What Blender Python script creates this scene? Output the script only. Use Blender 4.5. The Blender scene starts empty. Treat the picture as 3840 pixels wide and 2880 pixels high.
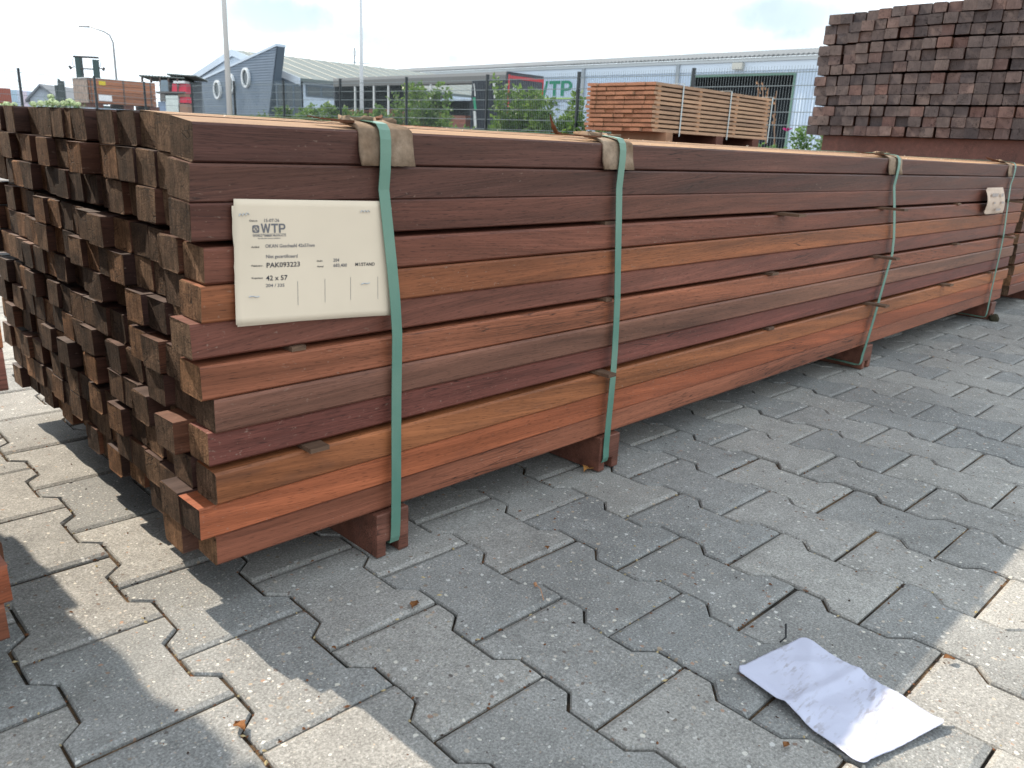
import bpy, bmesh, math, random
from mathutils import Vector, Matrix, noise as mnoise
rnd = random.Random(7)
S = bpy.context.scene
COL = S.collection

# ------------------------------------------------------------------ camera
CAM = Vector((-0.0094, -0.8677, 0.5935))
RT = Vector((0.7095, -0.7033, 0.0449)); UP = Vector((0.1728, 0.2355, 0.9564)); FW = Vector((0.6832, 0.6708, -0.2886))
FPX = 2983.8
cam_d = bpy.data.cameras.new('camera'); cam = bpy.data.objects.new('camera', cam_d); COL.objects.link(cam)
M = Matrix.Identity(4)
for i in range(3):
    M[i][0] = RT[i]; M[i][1] = UP[i]; M[i][2] = -FW[i]; M[i][3] = CAM[i]
cam.matrix_world = M
cam_d.sensor_width = 36; cam_d.lens = FPX / 3840 * 36
cam_d.clip_start = 0.02; cam_d.clip_end = 900
cam_d.dof.use_dof = True; cam_d.dof.focus_distance = 1.35; cam_d.dof.aperture_fstop = 13
S.camera = cam

def ray(px, py): return FW + RT * ((px - 1920) / FPX) - UP * ((py - 1440) / FPX)
def pix(px, py, ax, val):                       # photograph point -> point on the plane where that thing stands
    d = ray(px, py); return CAM + d * ((val - CAM[ax]) / d[ax])

# ------------------------------------------------------------------ world, sun, exposure
SUN_TO = Vector((-0.135, 1.0, 0.937)).normalized()
W = bpy.data.worlds.new('World'); S.world = W; W.use_nodes = True
nt = W.node_tree; nt.nodes.clear()
N = nt.nodes.new; L = nt.links.new
out = N('ShaderNodeOutputWorld'); mix = N('ShaderNodeMixShader'); b1 = N('ShaderNodeBackground'); b2 = N('ShaderNodeBackground')
sky = N('ShaderNodeTexSky'); sky.sky_type = 'NISHITA'; sky.sun_disc = False
sky.sun_elevation = math.asin(SUN_TO.z); sky.sun_rotation = math.atan2(SUN_TO.x, SUN_TO.y)
sky.air_density = 1.0; sky.dust_density = 1.2
b1.inputs[1].default_value = 0.09; L(sky.outputs[0], b1.inputs[0])
b2.inputs[0].default_value = (0.83, 0.93, 1.0, 1); b2.inputs[1].default_value = 1.22
tc = N('ShaderNodeTexCoord'); sep = N('ShaderNodeSeparateXYZ'); L(tc.outputs['Generated'], sep.inputs[0])
mx = N('ShaderNodeMath'); mx.operation = 'ABSOLUTE'; L(sep.outputs[2], mx.inputs[0])
ad = N('ShaderNodeMath'); ad.operation = 'ADD'; L(mx.outputs[0], ad.inputs[0]); ad.inputs[1].default_value = 0.16
cmb = N('ShaderNodeCombineXYZ')
for k in (0, 1):
    dv = N('ShaderNodeMath'); dv.operation = 'DIVIDE'; L(sep.outputs[k], dv.inputs[0]); L(ad.outputs[0], dv.inputs[1]); L(dv.outputs[0], cmb.inputs[k])
cn = N('ShaderNodeTexNoise'); cn.inputs['Scale'].default_value = 1.55; cn.inputs['Detail'].default_value = 7; cn.inputs['Roughness'].default_value = 0.52
mp = N('ShaderNodeMapping'); mp.inputs['Location'].default_value = (3.1, 7.4, 0); L(cmb.outputs[0], mp.inputs[0]); L(mp.outputs[0], cn.inputs['Vector'])
cr = N('ShaderNodeValToRGB'); cr.color_ramp.elements[0].position = 0.33; cr.color_ramp.elements[1].position = 0.47
hzl = N('ShaderNodeMapRange'); L(mx.outputs[0], hzl.inputs[0]); hzl.inputs[1].default_value = 0.10; hzl.inputs[2].default_value = 0.32; hzl.inputs[3].default_value = 0.3; hzl.inputs[4].default_value = 0.0
hza = N('ShaderNodeMath'); L(cn.outputs[0], hza.inputs[0]); L(hzl.outputs[0], hza.inputs[1]); L(hza.outputs[0], cr.inputs[0])
gapn = N('ShaderNodeTexNoise'); gapn.inputs['Scale'].default_value = 9.0; gapn.inputs['Detail'].default_value = 6; gapn.inputs['Roughness'].default_value = 0.6; L(tc.outputs['Generated'], gapn.inputs['Vector'])
acc = cr.outputs[0]
def vm(op, a, b=None, out_=0):
    n_ = N('ShaderNodeVectorMath'); n_.operation = op
    L(a, n_.inputs[0])
    if b is not None: n_.inputs[1].default_value = b
    return n_.outputs[out_]
def mm_(op, a, b):
    n_ = N('ShaderNodeMath'); n_.operation = op
    for q, v_ in enumerate((a, b)):
        if isinstance(v_, bpy.types.NodeSocket): L(v_, n_.inputs[q])
        else: n_.inputs[q].default_value = v_
    return n_.outputs[0]
# gaps in the cloud sheet: centre direction, half width, half height (radians), depth
for px, py, hw_, hh_, dep in ((1055, 62, .078, .024, .95), (735, 183, .030, .013, .85), (1440, 160, .062, .020, .9), (1330, 135, .028, .012, .7), (1700, 222, .013, .008, .8), (2960, 60, .07, .022, .6), (2620, 110, .11, .045, .30), (2950, 170, .05, .014, .4), (2620, 205, .02, .010, .5), (1560, 95, .02, .02, .35), (840, 195, .02, .01, .5)):
    d0 = ray(px, py).normalized(); tt = Vector((-d0.y, d0.x, 0)).normalized(); uu = d0.cross(tt).normalized()
    rel = vm('SUBTRACT', tc.outputs['Generated'], d0)
    a_ = mm_('DIVIDE', vm('DOT_PRODUCT', rel, tt, 1), hw_); b_ = mm_('DIVIDE', vm('DOT_PRODUCT', rel, uu, 1), hh_)
    r2 = mm_('ADD', mm_('MULTIPLY', a_, a_), mm_('MULTIPLY', b_, b_)); r2 = mm_('ADD', r2, mm_('MULTIPLY', mm_('SUBTRACT', gapn.outputs[0], .5), 3.2))
    gr = N('ShaderNodeMapRange'); gr.interpolation_type = 'SMOOTHSTEP'; L(r2, gr.inputs[0]); gr.inputs[1].default_value = 0.1; gr.inputs[2].default_value = 1.5; gr.inputs[3].default_value = 1 - dep; gr.inputs[4].default_value = 1.0
    acc = mm_('MULTIPLY', acc, gr.outputs[0])
L(acc, mix.inputs[0]); L(b1.outputs[0], mix.inputs[1]); L(b2.outputs[0], mix.inputs[2]); L(mix.outputs[0], out.inputs[0])

sun_d = bpy.data.lights.new('sun', 'SUN'); sun_d.energy = 5.0; sun_d.angle = math.radians(0.55); sun_d.color = (1, 0.89, 0.73)
sun = bpy.data.objects.new('sun', sun_d); COL.objects.link(sun); sun.rotation_euler = (-SUN_TO).to_track_quat('-Z', 'Y').to_euler()
vs = S.view_settings
S.display_settings.display_device = 'sRGB'; vs.view_transform = 'Standard'; vs.look = 'None'; vs.gamma = 1; vs.exposure = 0.60; vs.use_curve_mapping = False

# ------------------------------------------------------------------ helpers
def tag(o, label=None, cat=None, group=None, kind=None):
    if label: o['label'] = label
    if cat: o['category'] = cat
    if group: o['group'] = group
    if kind: o['kind'] = kind
    return o
def empty(name, loc=(0, 0, 0), rz=0, **k):
    o = bpy.data.objects.new(name, None); COL.objects.link(o); o.location = loc; o.rotation_euler = (0, 0, rz)
    o.empty_display_size = 0.1
    return tag(o, **k)
def mesh_ob(name, me, parent=None, loc=(0, 0, 0), rot=(0, 0, 0), color=None):
    o = bpy.data.objects.new(name, me); COL.objects.link(o)
    o.parent = parent; o.location = loc; o.rotation_euler = rot
    if color: o.color = (*color, 1)
    return o
class MB:
    def __init__(s): s.v = []; s.f = []; s.m = []
    def add(s, vs, fs, mi=0):
        b = len(s.v); s.v += [tuple(v) for v in vs]; s.f += [tuple(i + b for i in f) for f in fs]; s.m += [mi] * len(fs); return s
    def box(s, a, b, mi=0):
        x0, y0, z0 = a; x1, y1, z1 = b
        return s.add([(x0,y0,z0),(x1,y0,z0),(x1,y1,z0),(x0,y1,z0),(x0,y0,z1),(x1,y0,z1),(x1,y1,z1),(x0,y1,z1)],
                     [(0,3,2,1),(4,5,6,7),(0,1,5,4),(1,2,6,5),(2,3,7,6),(3,0,4,7)], mi)
    def prism(s, pts, d, mi=0):                 # planar polygon pts (3D), extruded by vector d
        n = len(pts); d = Vector(d); p = [Vector(q) for q in pts]
        return s.add(p + [q + d for q in p], [tuple(range(n)), tuple(range(2*n-1, n-1, -1))] + [(i, i+n, (i+1) % n + n, (i+1) % n) for i in range(n)], mi)
    def tube(s, pts, rad, n=8, mi=0, cap=True):
        pts = [Vector(p) for p in pts]; rad = rad if isinstance(rad, (list, tuple)) else [rad] * len(pts); vs = []
        for i, p in enumerate(pts):
            d = (pts[min(i+1, len(pts)-1)] - pts[max(i-1, 0)]).normalized()
            a = d.cross(Vector((0, 0, 1)) if abs(d.z) < .9 else Vector((1, 0, 0))).normalized(); b = d.cross(a)
            vs += [p + (a * math.cos(t*2*math.pi/n) + b * math.sin(t*2*math.pi/n)) * rad[i] for t in range(n)]
        fs = [(i*n+j, i*n+(j+1) % n, (i+1)*n+(j+1) % n, (i+1)*n+j) for i in range(len(pts)-1) for j in range(n)]
        if cap: fs += [tuple(range(n-1, -1, -1)), tuple(range((len(pts)-1)*n, len(pts)*n))]
        return s.add(vs, fs, mi)
    def mesh(s, name, mats, smooth=False):
        me = bpy.data.meshes.new(name); me.from_pydata(s.v, [], s.f)
        for m in (mats if isinstance(mats, (list, tuple)) else [mats]): me.materials.append(m)
        me.polygons.foreach_set('material_index', s.m)
        if smooth: me.polygons.foreach_set('use_smooth', [True] * len(s.f))
        bm = bmesh.new(); bm.from_mesh(me); bmesh.ops.recalc_face_normals(bm, faces=bm.faces); bm.to_mesh(me); bm.free()
        me.update(); return me
    def raw(s, name, mats):
        me = bpy.data.meshes.new(name); me.from_pydata(s.v, [], s.f)
        for m in (mats if isinstance(mats, (list, tuple)) else [mats]): me.materials.append(m)
        me.polygons.foreach_set('material_index', s.m); me.update(); return me
    def build(s, name, mats, parent=None, smooth=False, **k):
        return tag(mesh_ob(name, s.mesh(name, mats, smooth), parent), **k)

# ------------------------------------------------------------------ materials
class G:
    def __init__(s, name):
        s.m = bpy.data.materials.new(name); s.m.use_nodes = True; s.t = s.m.node_tree
        s.b = s.t.nodes['Principled BSDF']; s.n = s.t.nodes.new; s.l = s.t.links.new
    def set(s, **k):
        for a, v in k.items():
            a = {'rough': 'Roughness', 'spec': 'Specular IOR Level', 'metal': 'Metallic', 'color': 'Base Color', 'trans': 'Transmission Weight'}.get(a, a)
            if a == 'Base Color': v = (*v, 1)
            s.b.inputs[a].default_value = v
        return s
    def tex(s, kind, vec, scale, **k):
        t = s.n('ShaderNodeTex' + kind); s.l(vec, t.inputs['Vector']); t.inputs['Scale'].default_value = scale
        for a, v in k.items():
            if hasattr(t, a) and not a[0].isupper(): setattr(t, a, v)
            else: t.inputs[a].default_value = v
        return t
    def coord(s, kind='Object', scale=(1, 1, 1), rnd_off=0.0):
        t = s.n('ShaderNodeTexCoord'); m = s.n('ShaderNodeMapping'); m.inputs['Scale'].default_value = scale
        if rnd_off:
            oi = s.n('ShaderNodeObjectInfo'); mu = s.n('ShaderNodeVectorMath'); mu.operation = 'SCALE'
            cx = s.n('ShaderNodeCombineXYZ')
            for i, f in enumerate((1.0, 7.3, 3.7)):
                q = s.math('MULTIPLY', oi.outputs['Random'], f * rnd_off); s.l(q, cx.inputs[i])
            ad = s.n('ShaderNodeVectorMath'); ad.operation = 'ADD'; s.l(t.outputs[kind], ad.inputs[0]); s.l(cx.outputs[0], ad.inputs[1])
            s.l(ad.outputs[0], m.inputs[0])
        else: s.l(t.outputs[kind], m.inputs[0])
        return m.outputs[0]
    def ramp(s, fac, stops):
        r = s.n('ShaderNodeValToRGB'); e = r.color_ramp.elements
        while len(e) < len(stops): e.new(0.5)
        for el, (p, c) in zip(e, stops): el.position = p; el.color = (*c, 1) if isinstance(c, (list, tuple)) else (c, c, c, 1)
        s.l(fac, r.inputs[0]); return r.outputs[0]
    def _sock(s, inp, v):
        if isinstance(v, bpy.types.NodeSocket): s.l(v, inp)
        elif isinstance(v, (list, tuple)): inp.default_value = (*v, 1) if len(v) == 3 else v
        else: inp.default_value = v
    def math(s, op, a, b=0.0, clamp=False):
        m = s.n('ShaderNodeMath'); m.operation = op; m.use_clamp = clamp; s._sock(m.inputs[0], a); s._sock(m.inputs[1], b); return m.outputs[0]
    def mixc(s, op, fac, a, b):
        m = s.n('ShaderNodeMix'); m.data_type = 'RGBA'; m.blend_type = op
        s._sock(m.inputs[0], fac); s._sock(m.inputs[6], a); s._sock(m.inputs[7], b); return m.outputs[2]
    def base(s, c): s._sock(s.b.inputs['Base Color'], c); return s
    def rough(s, c): s._sock(s.b.inputs['Roughness'], c); return s
    def bump(s, h, strength=0.3, dist=0.002):
        b = s.n('ShaderNodeBump'); b.inputs['Strength'].default_value = strength; b.inputs['Distance'].default_value = dist
        s.l(h, b.inputs['Height']); s.l(b.outputs[0], s.b.inputs['Normal']); return s

def wood_mat(name, tint=None, weather=0.0, sc=1.0, contrast=1.0, rough=0.48):
    g = G(name); v = g.coord('Object', (1, 1, 1), 9.0); oi = g.n('ShaderNodeObjectInfo'); contrast *= 0.80
    sx = g.n('ShaderNodeSeparateXYZ'); g.l(v, sx.inputs[0]); sh = g.n('ShaderNodeCombineXYZ')
    slow = g.tex('Noise', g.coord('Object', (.9, 4, 4), 9.0), 1.0, Detail=1.0)
    lean = g.math('MULTIPLY', g.math('SUBTRACT', g.math('FRACT', g.math('MULTIPLY', oi.outputs['Random'], 17.3)), .5), .16)
    zz = g.math('ADD', sx.outputs[2], g.math('MULTIPLY', sx.outputs[0], lean)); zz = g.math('ADD', zz, g.math('MULTIPLY', slow.outputs[0], .09))
    g.l(sx.outputs[0], sh.inputs[0]); g.l(sx.outputs[1], sh.inputs[1]); g.l(zz, sh.inputs[2]); v = sh.outputs[0]
    def mapped(s3):
        m = g.n('ShaderNodeMapping'); m.inputs['Scale'].default_value = [q * sc for q in s3]; g.l(v, m.inputs[0]); return m.outputs[0]
    warp = g.tex('Noise', mapped((1.6, 9, 9)), 1.0, Detail=3.0)
    wv = g.n('ShaderNodeVectorMath'); wv.operation = 'MULTIPLY_ADD'; g.l(warp.outputs['Color'], wv.inputs[0]); wv.inputs[1].default_value = (0.0, 0.05, 0.05); g.l(v, wv.inputs[2])
    m2 = g.n('ShaderNodeMapping'); m2.inputs['Scale'].default_value = [q * sc for q in (1.3, 42, 42)]; g.l(wv.outputs[0], m2.inputs[0])
    fig = g.tex('Noise', m2.outputs[0], 1.0, Detail=4.0, Roughness=0.55)                    # figure bands
    fine = g.tex('Noise', mapped((9, 420, 420)), 1.0, Detail=2.0)                            # fibres
    broad = g.tex('Noise', mapped((1.1, 5, 5)), 1.0, Detail=2.0)
    pores = g.tex('Noise', mapped((60, 900, 900)), 1.0, Detail=1.0)
    c = oi.outputs['Color'] if tint is None else tint
    f1 = g.ramp(fig.outputs[0], [(0.30, 1 - .52 * contrast), (0.43, 1 - .22 * contrast), (0.55, 1.0), (0.70, 1 + .45 * contrast)])
    k = g.mixc('MULTIPLY', 1.0, c, f1)
    k = g.mixc('MULTIPLY', 1.0, k, g.ramp(fine.outputs[0], [(0.3, 1 - .22 * contrast), (0.65, 1 + .16 * contrast)]))
    k = g.mixc('MULTIPLY', 1.0, k, g.ramp(broad.outputs[0], [(0.3, (1 - .25 * contrast, 1 - .32 * contrast, 1 - .28 * contrast)), (0.7, (1.2, 1.15, 1.1))]))
    k = g.mixc('MULTIPLY', 0.8, k, g.ramp(pores.outputs[0], [(0.3, 0.45), (0.40, 1.0)]))
    # grime and stains with their own outline
    st = g.tex('Noise', mapped((3.2, 14, 14)), 1.0, Detail=6.0, Roughness=0.6)
    k = g.mixc('MIX', g.ramp(st.outputs[0], [(0.60, 0.0), (0.74, 0.38 + weather * .3)]), k, (0.055, 0.038, 0.035))
    ck = g.tex('Voronoi', mapped((7, 210, 210)), 1.0, feature='DISTANCE_TO_EDGE', Randomness=1.0); gt = g.tex('Noise', mapped((2.3, 11, 11)), 1.0, Detail=2.0)
    chk = g.math('MULTIPLY', g.ramp(ck.outputs['Distance'], [(0.0, 1.0), (0.05, 0.0)]), g.ramp(gt.outputs[0], [(.57, 0.0), (.64, .85)]))
    k = g.mixc('MIX', chk, k, (0.012, 0.008, 0.007))
    du = g.tex('Noise', mapped((150, 260, 260)), 1.0, Detail=2.0); dg_ = g.tex('Noise', mapped((3, 9, 9)), 1.0, Detail=3.0)
    k = g.mixc('MIX', g.math('MULTIPLY', g.ramp(du.outputs[0], [(.66, 0.0), (.74, .5)]), g.ramp(dg_.outputs[0], [(.45, 0.0), (.62, 1.0)])), k, (0.30, 0.22, 0.17))
    g.base(k).rough(g.ramp(fig.outputs[0], [(0.3, rough - .06), (0.7, rough + .14)])).set(spec=0.24)
    h = g.math('ADD', fine.outputs[0], g.math('MULTIPLY', fig.outputs[0], 1.5))
    g.bump(h, 0.22, 0.0015)
    return g.m

def end_mat(name, a, b, warm, sawk=1.0):
    g = G(name); v = g.coord('Object', (1, 1, 1), 9.0); oi = g.n('ShaderNodeObjectInfo')
    n1 = g.tex('Noise', v, 34, Detail=6.0, Roughness=0.65); n2 = g.tex('Noise', v, 420, Detail=4.0, Roughness=0.7)
    rot = g.n('ShaderNodeMapping'); g.l(v, rot.inputs[0]); rot.inputs['Rotation'].default_value = (0.35, 0, 0); rot.inputs['Scale'].default_value = (1, 190, 26)
    saw = g.tex('Noise', rot.outputs[0], 1.0, Detail=4.0, Roughness=0.6)
    hue = g.ramp(oi.outputs['Random'], [(0.0, a), (0.30, b), (0.5, tuple(x * .8 for x in a)), (0.68, tuple((x+y)/2 for x, y in zip(a, b))), (0.85, warm), (1.0, tuple(x * 1.2 for x in b))])
    k = g.mixc('MULTIPLY', 1.0, hue, g.ramp(n1.outputs[0], [(0.25, 1 - .60 * sawk), (0.5, 0.97), (0.75, 1 + .75 * sawk)]))
    k = g.mixc('MULTIPLY', 0.85 * sawk, k, g.ramp(saw.outputs[0], [(0.3, 0.55), (0.5, 1.0), (0.72, 1.35)]))
    k = g.mixc('MULTIPLY', 1.0, k, g.ramp(n2.outputs[0], [(0.32, 1 - .45 * sawk), (0.62, 1 + .25 * sawk)]))
    # fine drying checks
    cv = g.n('ShaderNodeMapping'); g.l(v, cv.inputs[0]); cv.inputs['Scale'].default_value = (1, 55, 130)
    ck = g.tex('Voronoi', cv.outputs[0], 1.0, feature='DISTANCE_TO_EDGE', Randomness=1.0)
    gate = g.tex('Noise', v, 40, Detail=2.0)
    crack = g.math('MULTIPLY', g.ramp(ck.outputs['Distance'], [(0.0, 1.0), (0.035, 0.0)]), g.ramp(gate.outputs[0], [(0.50, 0.0), (0.60, 1.0)]))
    k = g.mixc('MIX', crack, k, (0.012, 0.009, 0.008))
    g.base(k).set(rough=0.9, spec=0.15)
    g.bump(g.math('SUBTRACT', g.math('ADD', saw.outputs[0], n2.outputs[0]), crack), 1.0, 0.0024)
    return g.m

WOOD = wood_mat('hardwood_side')
WOOD_END = end_mat('hardwood_end', (0.078, 0.047, 0.032), (0.175, 0.104, 0.063), (0.24, 0.122, 0.062))
WOOD_END2 = end_mat('hardwood_end_weathered', (0.098, 0.080, 0.080), (0.140, 0.105, 0.096), (0.165, 0.095, 0.082), .35)
def simple(name, c, rough=0.6, spec=0.3, metal=0.0, var=0.0, vs=20.0, bump=0.0, kind='Object'):
    g = G(name).set(color=c, rough=rough, spec=spec, metal=metal)
    if var or bump:
        v = g.coord(kind); n = g.tex('Noise', v, vs, Detail=5.0, Roughness=0.6)
        g.base(g.mixc('MULTIPLY', 1.0, c, g.ramp(n.outputs[0], [(0.3, 1 - var), (0.7, 1 + var * .6)])))
        if bump: g.bump(n.outputs[0], bump, 0.003)
    return g.m

def concrete():
    g = G('paver_concrete'); v = g.coord('Object', (1, 1, 1), 11.0); geo = g.n('ShaderNodeNewGeometry'); oi = g.n('ShaderNodeObjectInfo')
    p = geo.outputs['Position']
    big = g.tex('Noise', p, 2.3, Detail=3.0); mid = g.tex('Noise', v, 26, Detail=5.0, Roughness=0.6); fine = g.tex('Noise', v, 330, Detail=5.0, Roughness=0.85)
    k = g.mixc('MULTIPLY', 1.0, (0.270, 0.265, 0.256), g.ramp(mid.outputs[0], [(0.3, 0.86), (0.7, 1.12)]))
    k = g.mixc('MULTIPLY', 1.0, k, g.ramp(big.outputs[0], [(0.3, 0.84), (0.7, 1.12)]))
    sta = g.tex('Noise', p, 7.5, Detail=5.0, Roughness=.62)
    k = g.mixc('MIX', g.ramp(sta.outputs[0], [(.60, 0.0), (.72, .38)]), k, (.105, .10, .092))
    k = g.mixc('MULTIPLY', 1.0, k, g.ramp(oi.outputs['Random'], [(0.0, (0.80, 0.82, 0.83)), (0.35, (0.93, 0.93, 0.92)), (0.7, (1.02, 1.0, 0.97)), (1.0, (1.13, 1.11, 1.07))]))
    k = g.mixc('MULTIPLY', 1.0, k, g.ramp(fine.outputs[0], [(0.34, 0.48), (0.5, 0.98), (0.66, 1.6)]))
    hsum = fine.outputs[0]
    wv = g.tex('Noise', v, 120, Detail=2.0); wm = g.n('ShaderNodeVectorMath'); wm.operation = 'MULTIPLY_ADD'
    g.l(wv.outputs['Color'], wm.inputs[0]); wm.inputs[1].default_value = (0.006, 0.006, 0.006); g.l(v, wm.inputs[2])
    for sc, thr, cols, amt in ((150, 0.84, [(0.0, (0.62, 0.58, 0.50)), (0.35, (0.55, 0.55, 0.54)), (0.6, (0.42, 0.33, 0.24)), (0.8, (0.10, 0.085, 0.08)), (1.0, (0.36, 0.22, 0.15))], 0.9),
                               (330, 0.62, [(0.0, (0.55, 0.52, 0.46)), (0.5, (0.12, 0.10, 0.10)), (0.75, (0.5, 0.5, 0.5)), (1.0, (0.3, 0.22, 0.16))], 0.85)):
        vo = g.tex('Voronoi', wm.outputs[0], sc, Randomness=1.0)
        sp = g.n('ShaderNodeSeparateColor'); g.l(vo.outputs['Color'], sp.inputs[0])
        sel = g.math('GREATER_THAN', sp.outputs[0], thr)
        rad = g.math('MULTIPLY', sp.outputs[2], 0.34); rad = g.math('ADD', rad, 0.12)
        ins = g.math('LESS_THAN', vo.outputs['Distance'], rad)
        f = g.math('MULTIPLY', g.math('MULTIPLY', sel, ins), amt)
        k = g.mixc('MIX', f, k, g.ramp(sp.outputs[1], cols))
        hsum = g.math('ADD', hsum, g.math('MULTIPLY', f, 0.25))
    g.base(k).set(rough=0.88, spec=0.25)
    g.bump(hsum, 0.5, 0.0016)
    return g.m
CONC = concrete()
def sand():
    g = G('joint_sand'); geo = g.n('ShaderNodeNewGeometry'); p = geo.outputs['Position']
    n = g.tex('Noise', p, 260, Detail=4.0, Roughness=0.8); n2 = g.tex('Noise', p, 14, Detail=4.0)
    k = g.mixc('MIX', g.ramp(n2.outputs[0], [(0.42, 0.0), (0.62, 1.0)]), (0.030, 0.026, 0.022), (0.15, 0.095, 0.055))
    g.base(g.mixc('MULTIPLY', 1.0, k, g.ramp(n.outputs[0], [(0.3, 0.4), (0.7, 1.6)]))).set(rough=0.95, spec=0.1); g.bump(n.outputs[0], 0.8, 0.004); return g.m
SAND = sand()

# ------------------------------------------------------------------ ground and paving
gm = MB(); gm.add([(-400, -400, -.055), (500, -400, -.055), (500, 500, -.055), (-400, 500, -.055)], [(0, 1, 2, 3)])
YARD = simple('yard_ground', (0.21, 0.205, 0.20), 0.9, 0.2, var=.2, vs=0.6)
gm.build('ground', YARD, kind='structure')
PX, PA, HL = 0.1414, 0.0117, 0.1
OX, OY, ANG = 0.3094, 0.157, -0.0151
ww, nn = PX / 2 + PA - .0019, PX / 2 - PA - .0019
hl = HL - .0020
half = [(ww, -hl), (ww, -.061), (nn, -.040), (nn, .040), (ww, .061), (ww, hl)]
outline = half + [(-x, y) for x, y in reversed(half)]
def paver_verts(seed):
    r = random.Random(seed); n = len(outline)
    top = []; mid = []
    for i, (x, y) in enumerate(outline):
        endp = abs(y) > .09
        ix = x - math.copysign(.0020, x); iy = y - math.copysign(.0068 + r.uniform(-.001, .001), y) if endp else y
        if abs(abs(y) - .061) < .001: iy = y + math.copysign(.0012, y)
        if abs(abs(y) - .040) < .001: iy = y + math.copysign(.0012, y)
        top.append((ix + r.uniform(-.0006, .0006), iy + r.uniform(-.0006, .0006), 0.0)); mid.append((x + r.uniform(-.0005, .0005), y + r.uniform(-.0005, .0005), -.0028))
    vs = top + mid + [(x, y, -.04) for x, y in outline]
    # top split into three quads strips to stay convex
    fs = [(0, 1, 10, 11), (1, 2, 9, 10), (2, 3, 8, 9), (3, 4, 7, 8), (4, 5, 6, 7)]
    fs = [tuple(reversed(f)) if False else f for f in fs]
    for a in (0, n): fs += [(a + i, a + n + i, a + n + (i+1) % n, a + (i+1) % n) for i in range(n)]
    return vs, fs
paver_me = []
for q in range(6):
    mb = MB(); mb.add(*paver_verts(q)); paver_me.append(mb.mesh('paver', CONC))
paving = empty('paving', (0, 0, 0), kind='structure')
def in_view(x, y):
    d = Vector((x, y, 0)) - CAM; z = d.dot(FW)
    if z < .15: return 9e9
    u = d.dot(RT) / z * FPX; w_ = d.dot(UP) / z * FPX
    if abs(u) > 2150 or abs(w_) > 1700: return 9e9
    if x > .42 and x < 3.6 and .12 < y: return 9e9
    return z
cells = []
ca, sa = math.cos(ANG), math.sin(ANG)
for i in range(-34, 74):
    for j in range(-32, 16):
        # column i lies between boundary i and i+1; its joints sit at even steps when i is even
        u = (i + .5) * PX; par = 0 if i % 2 == 0 else 1
        w_ = -(2 * j + par + 1) * HL
        x, y = OX + ca * u - sa * w_, OY + sa * u + ca * w_
        cells.append((in_view(x, y), x, y))
cells.sort()
rest = MB()
for k, (z, x, y) in enumerate(cells):
    r1, r2, r3 = rnd.gauss(0, .0009), rnd.gauss(0, .004), rnd.gauss(0, .004)
    if k < 285 and z < 9e8:
        mesh_ob('paver', paver_me[rnd.randrange(6)], paving, (x, y, r1), (r2, r3, ANG + rnd.gauss(0, .003) + (math.pi if rnd.random() < .5 else 0)))
    elif z < 9e8 or (-3 < x < 8 and -2.6 < y < 3.4):
        mm = Matrix.Translation((x, y, r1)) @ Matrix.Rotation(ANG + rnd.gauss(0, .003), 4, 'Z') @ Matrix.Rotation(r2, 4, 'X')
        vs_, fs_ = paver_verts(rnd.randrange(6)); rest.add([mm @ Vector(p) for p in vs_], fs_)
o = rest.build('distant_paver_field', CONC, paving, kind='stuff')
sb = MB(); sb.add([(-6, -5.5, -.0058), (11.3, -5.5, -.0058), (11.3, 4.5, -.0058), (-6, 4.5, -.0058)], [(0, 1, 2, 3)])
sb.build('joint_sand', SAND, paving)
yb = MB(); yb.box((-30, -20, -.05), (11.6, 40, -.014)); yb.build('yard_surface', YARD, kind='structure')

# ------------------------------------------------------------------ timber packs
BW, BH, BL = .0560, .0418, 3.36
def batten_mesh(name, w, h, l, ch=.0022, mats=None, seed=0, nseg=6, top=0):
    r = random.Random(seed); mb = MB(); vs = []; rings = nseg + 1
    bow = r.uniform(-.0012, .0012); bz = r.uniform(-.0006, .0006)
    sec = [(ch, 0), (w - ch, 0), (w, ch), (w, h - ch), (w - ch, h), (ch, h), (0, h - ch), (0, ch)]
    for i in range(rings):
        x = l * i / nseg; b = math.sin(math.pi * i / nseg)
        for q, (y, z) in enumerate(sec):
            jx = (r.uniform(-.0012, .0012) if i in (0, nseg) else 0)
            vs.append((x + jx, y + bow * b, z + bz * b))
    fs = []; mi = []
    for i in range(nseg):
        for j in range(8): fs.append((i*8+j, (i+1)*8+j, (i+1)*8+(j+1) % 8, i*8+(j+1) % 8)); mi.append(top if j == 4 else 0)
    mb.add(vs, fs, 0); mb.m = mi; mb.f += [tuple(range(8)), tuple(range(nseg*8+7, nseg*8-1, -1))]; mb.m += [1, 1]
    return mb.mesh(name, mats)
bat_me = [batten_mesh('batten', BW, BH, BL, ch=rnd.uniform(.0016, .0034), mats=[WOOD, WOOD_END], seed=q) for q in range(9)]
TOPM = wood_mat('bleached_top', (0.30, 0.185, 0.105), contrast=.55, rough=.75)  # tan tops: grazing sunlight put into the colour, besides some weathering
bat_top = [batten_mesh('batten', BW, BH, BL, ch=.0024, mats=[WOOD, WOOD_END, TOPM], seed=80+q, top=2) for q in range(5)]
bat_me2 = [batten_mesh('batten', BW, BH, BL, ch=rnd.uniform(.0016, .0036), mats=[WOOD, WOOD_END2], seed=40+q) for q in range(9)]
ROWZ = [.5587, .5161, .4735, .4247, .3821, .3395, .2907, .2481, .2055, .1567, .1141, .0715]     # underside of each row, top row first
PAL = [(0.062, 0.030, 0.021), (0.085, 0.037, 0.024), (0.048, 0.024, 0.019), (0.115, 0.048, 0.027), (0.070, 0.032, 0.023)]
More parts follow.
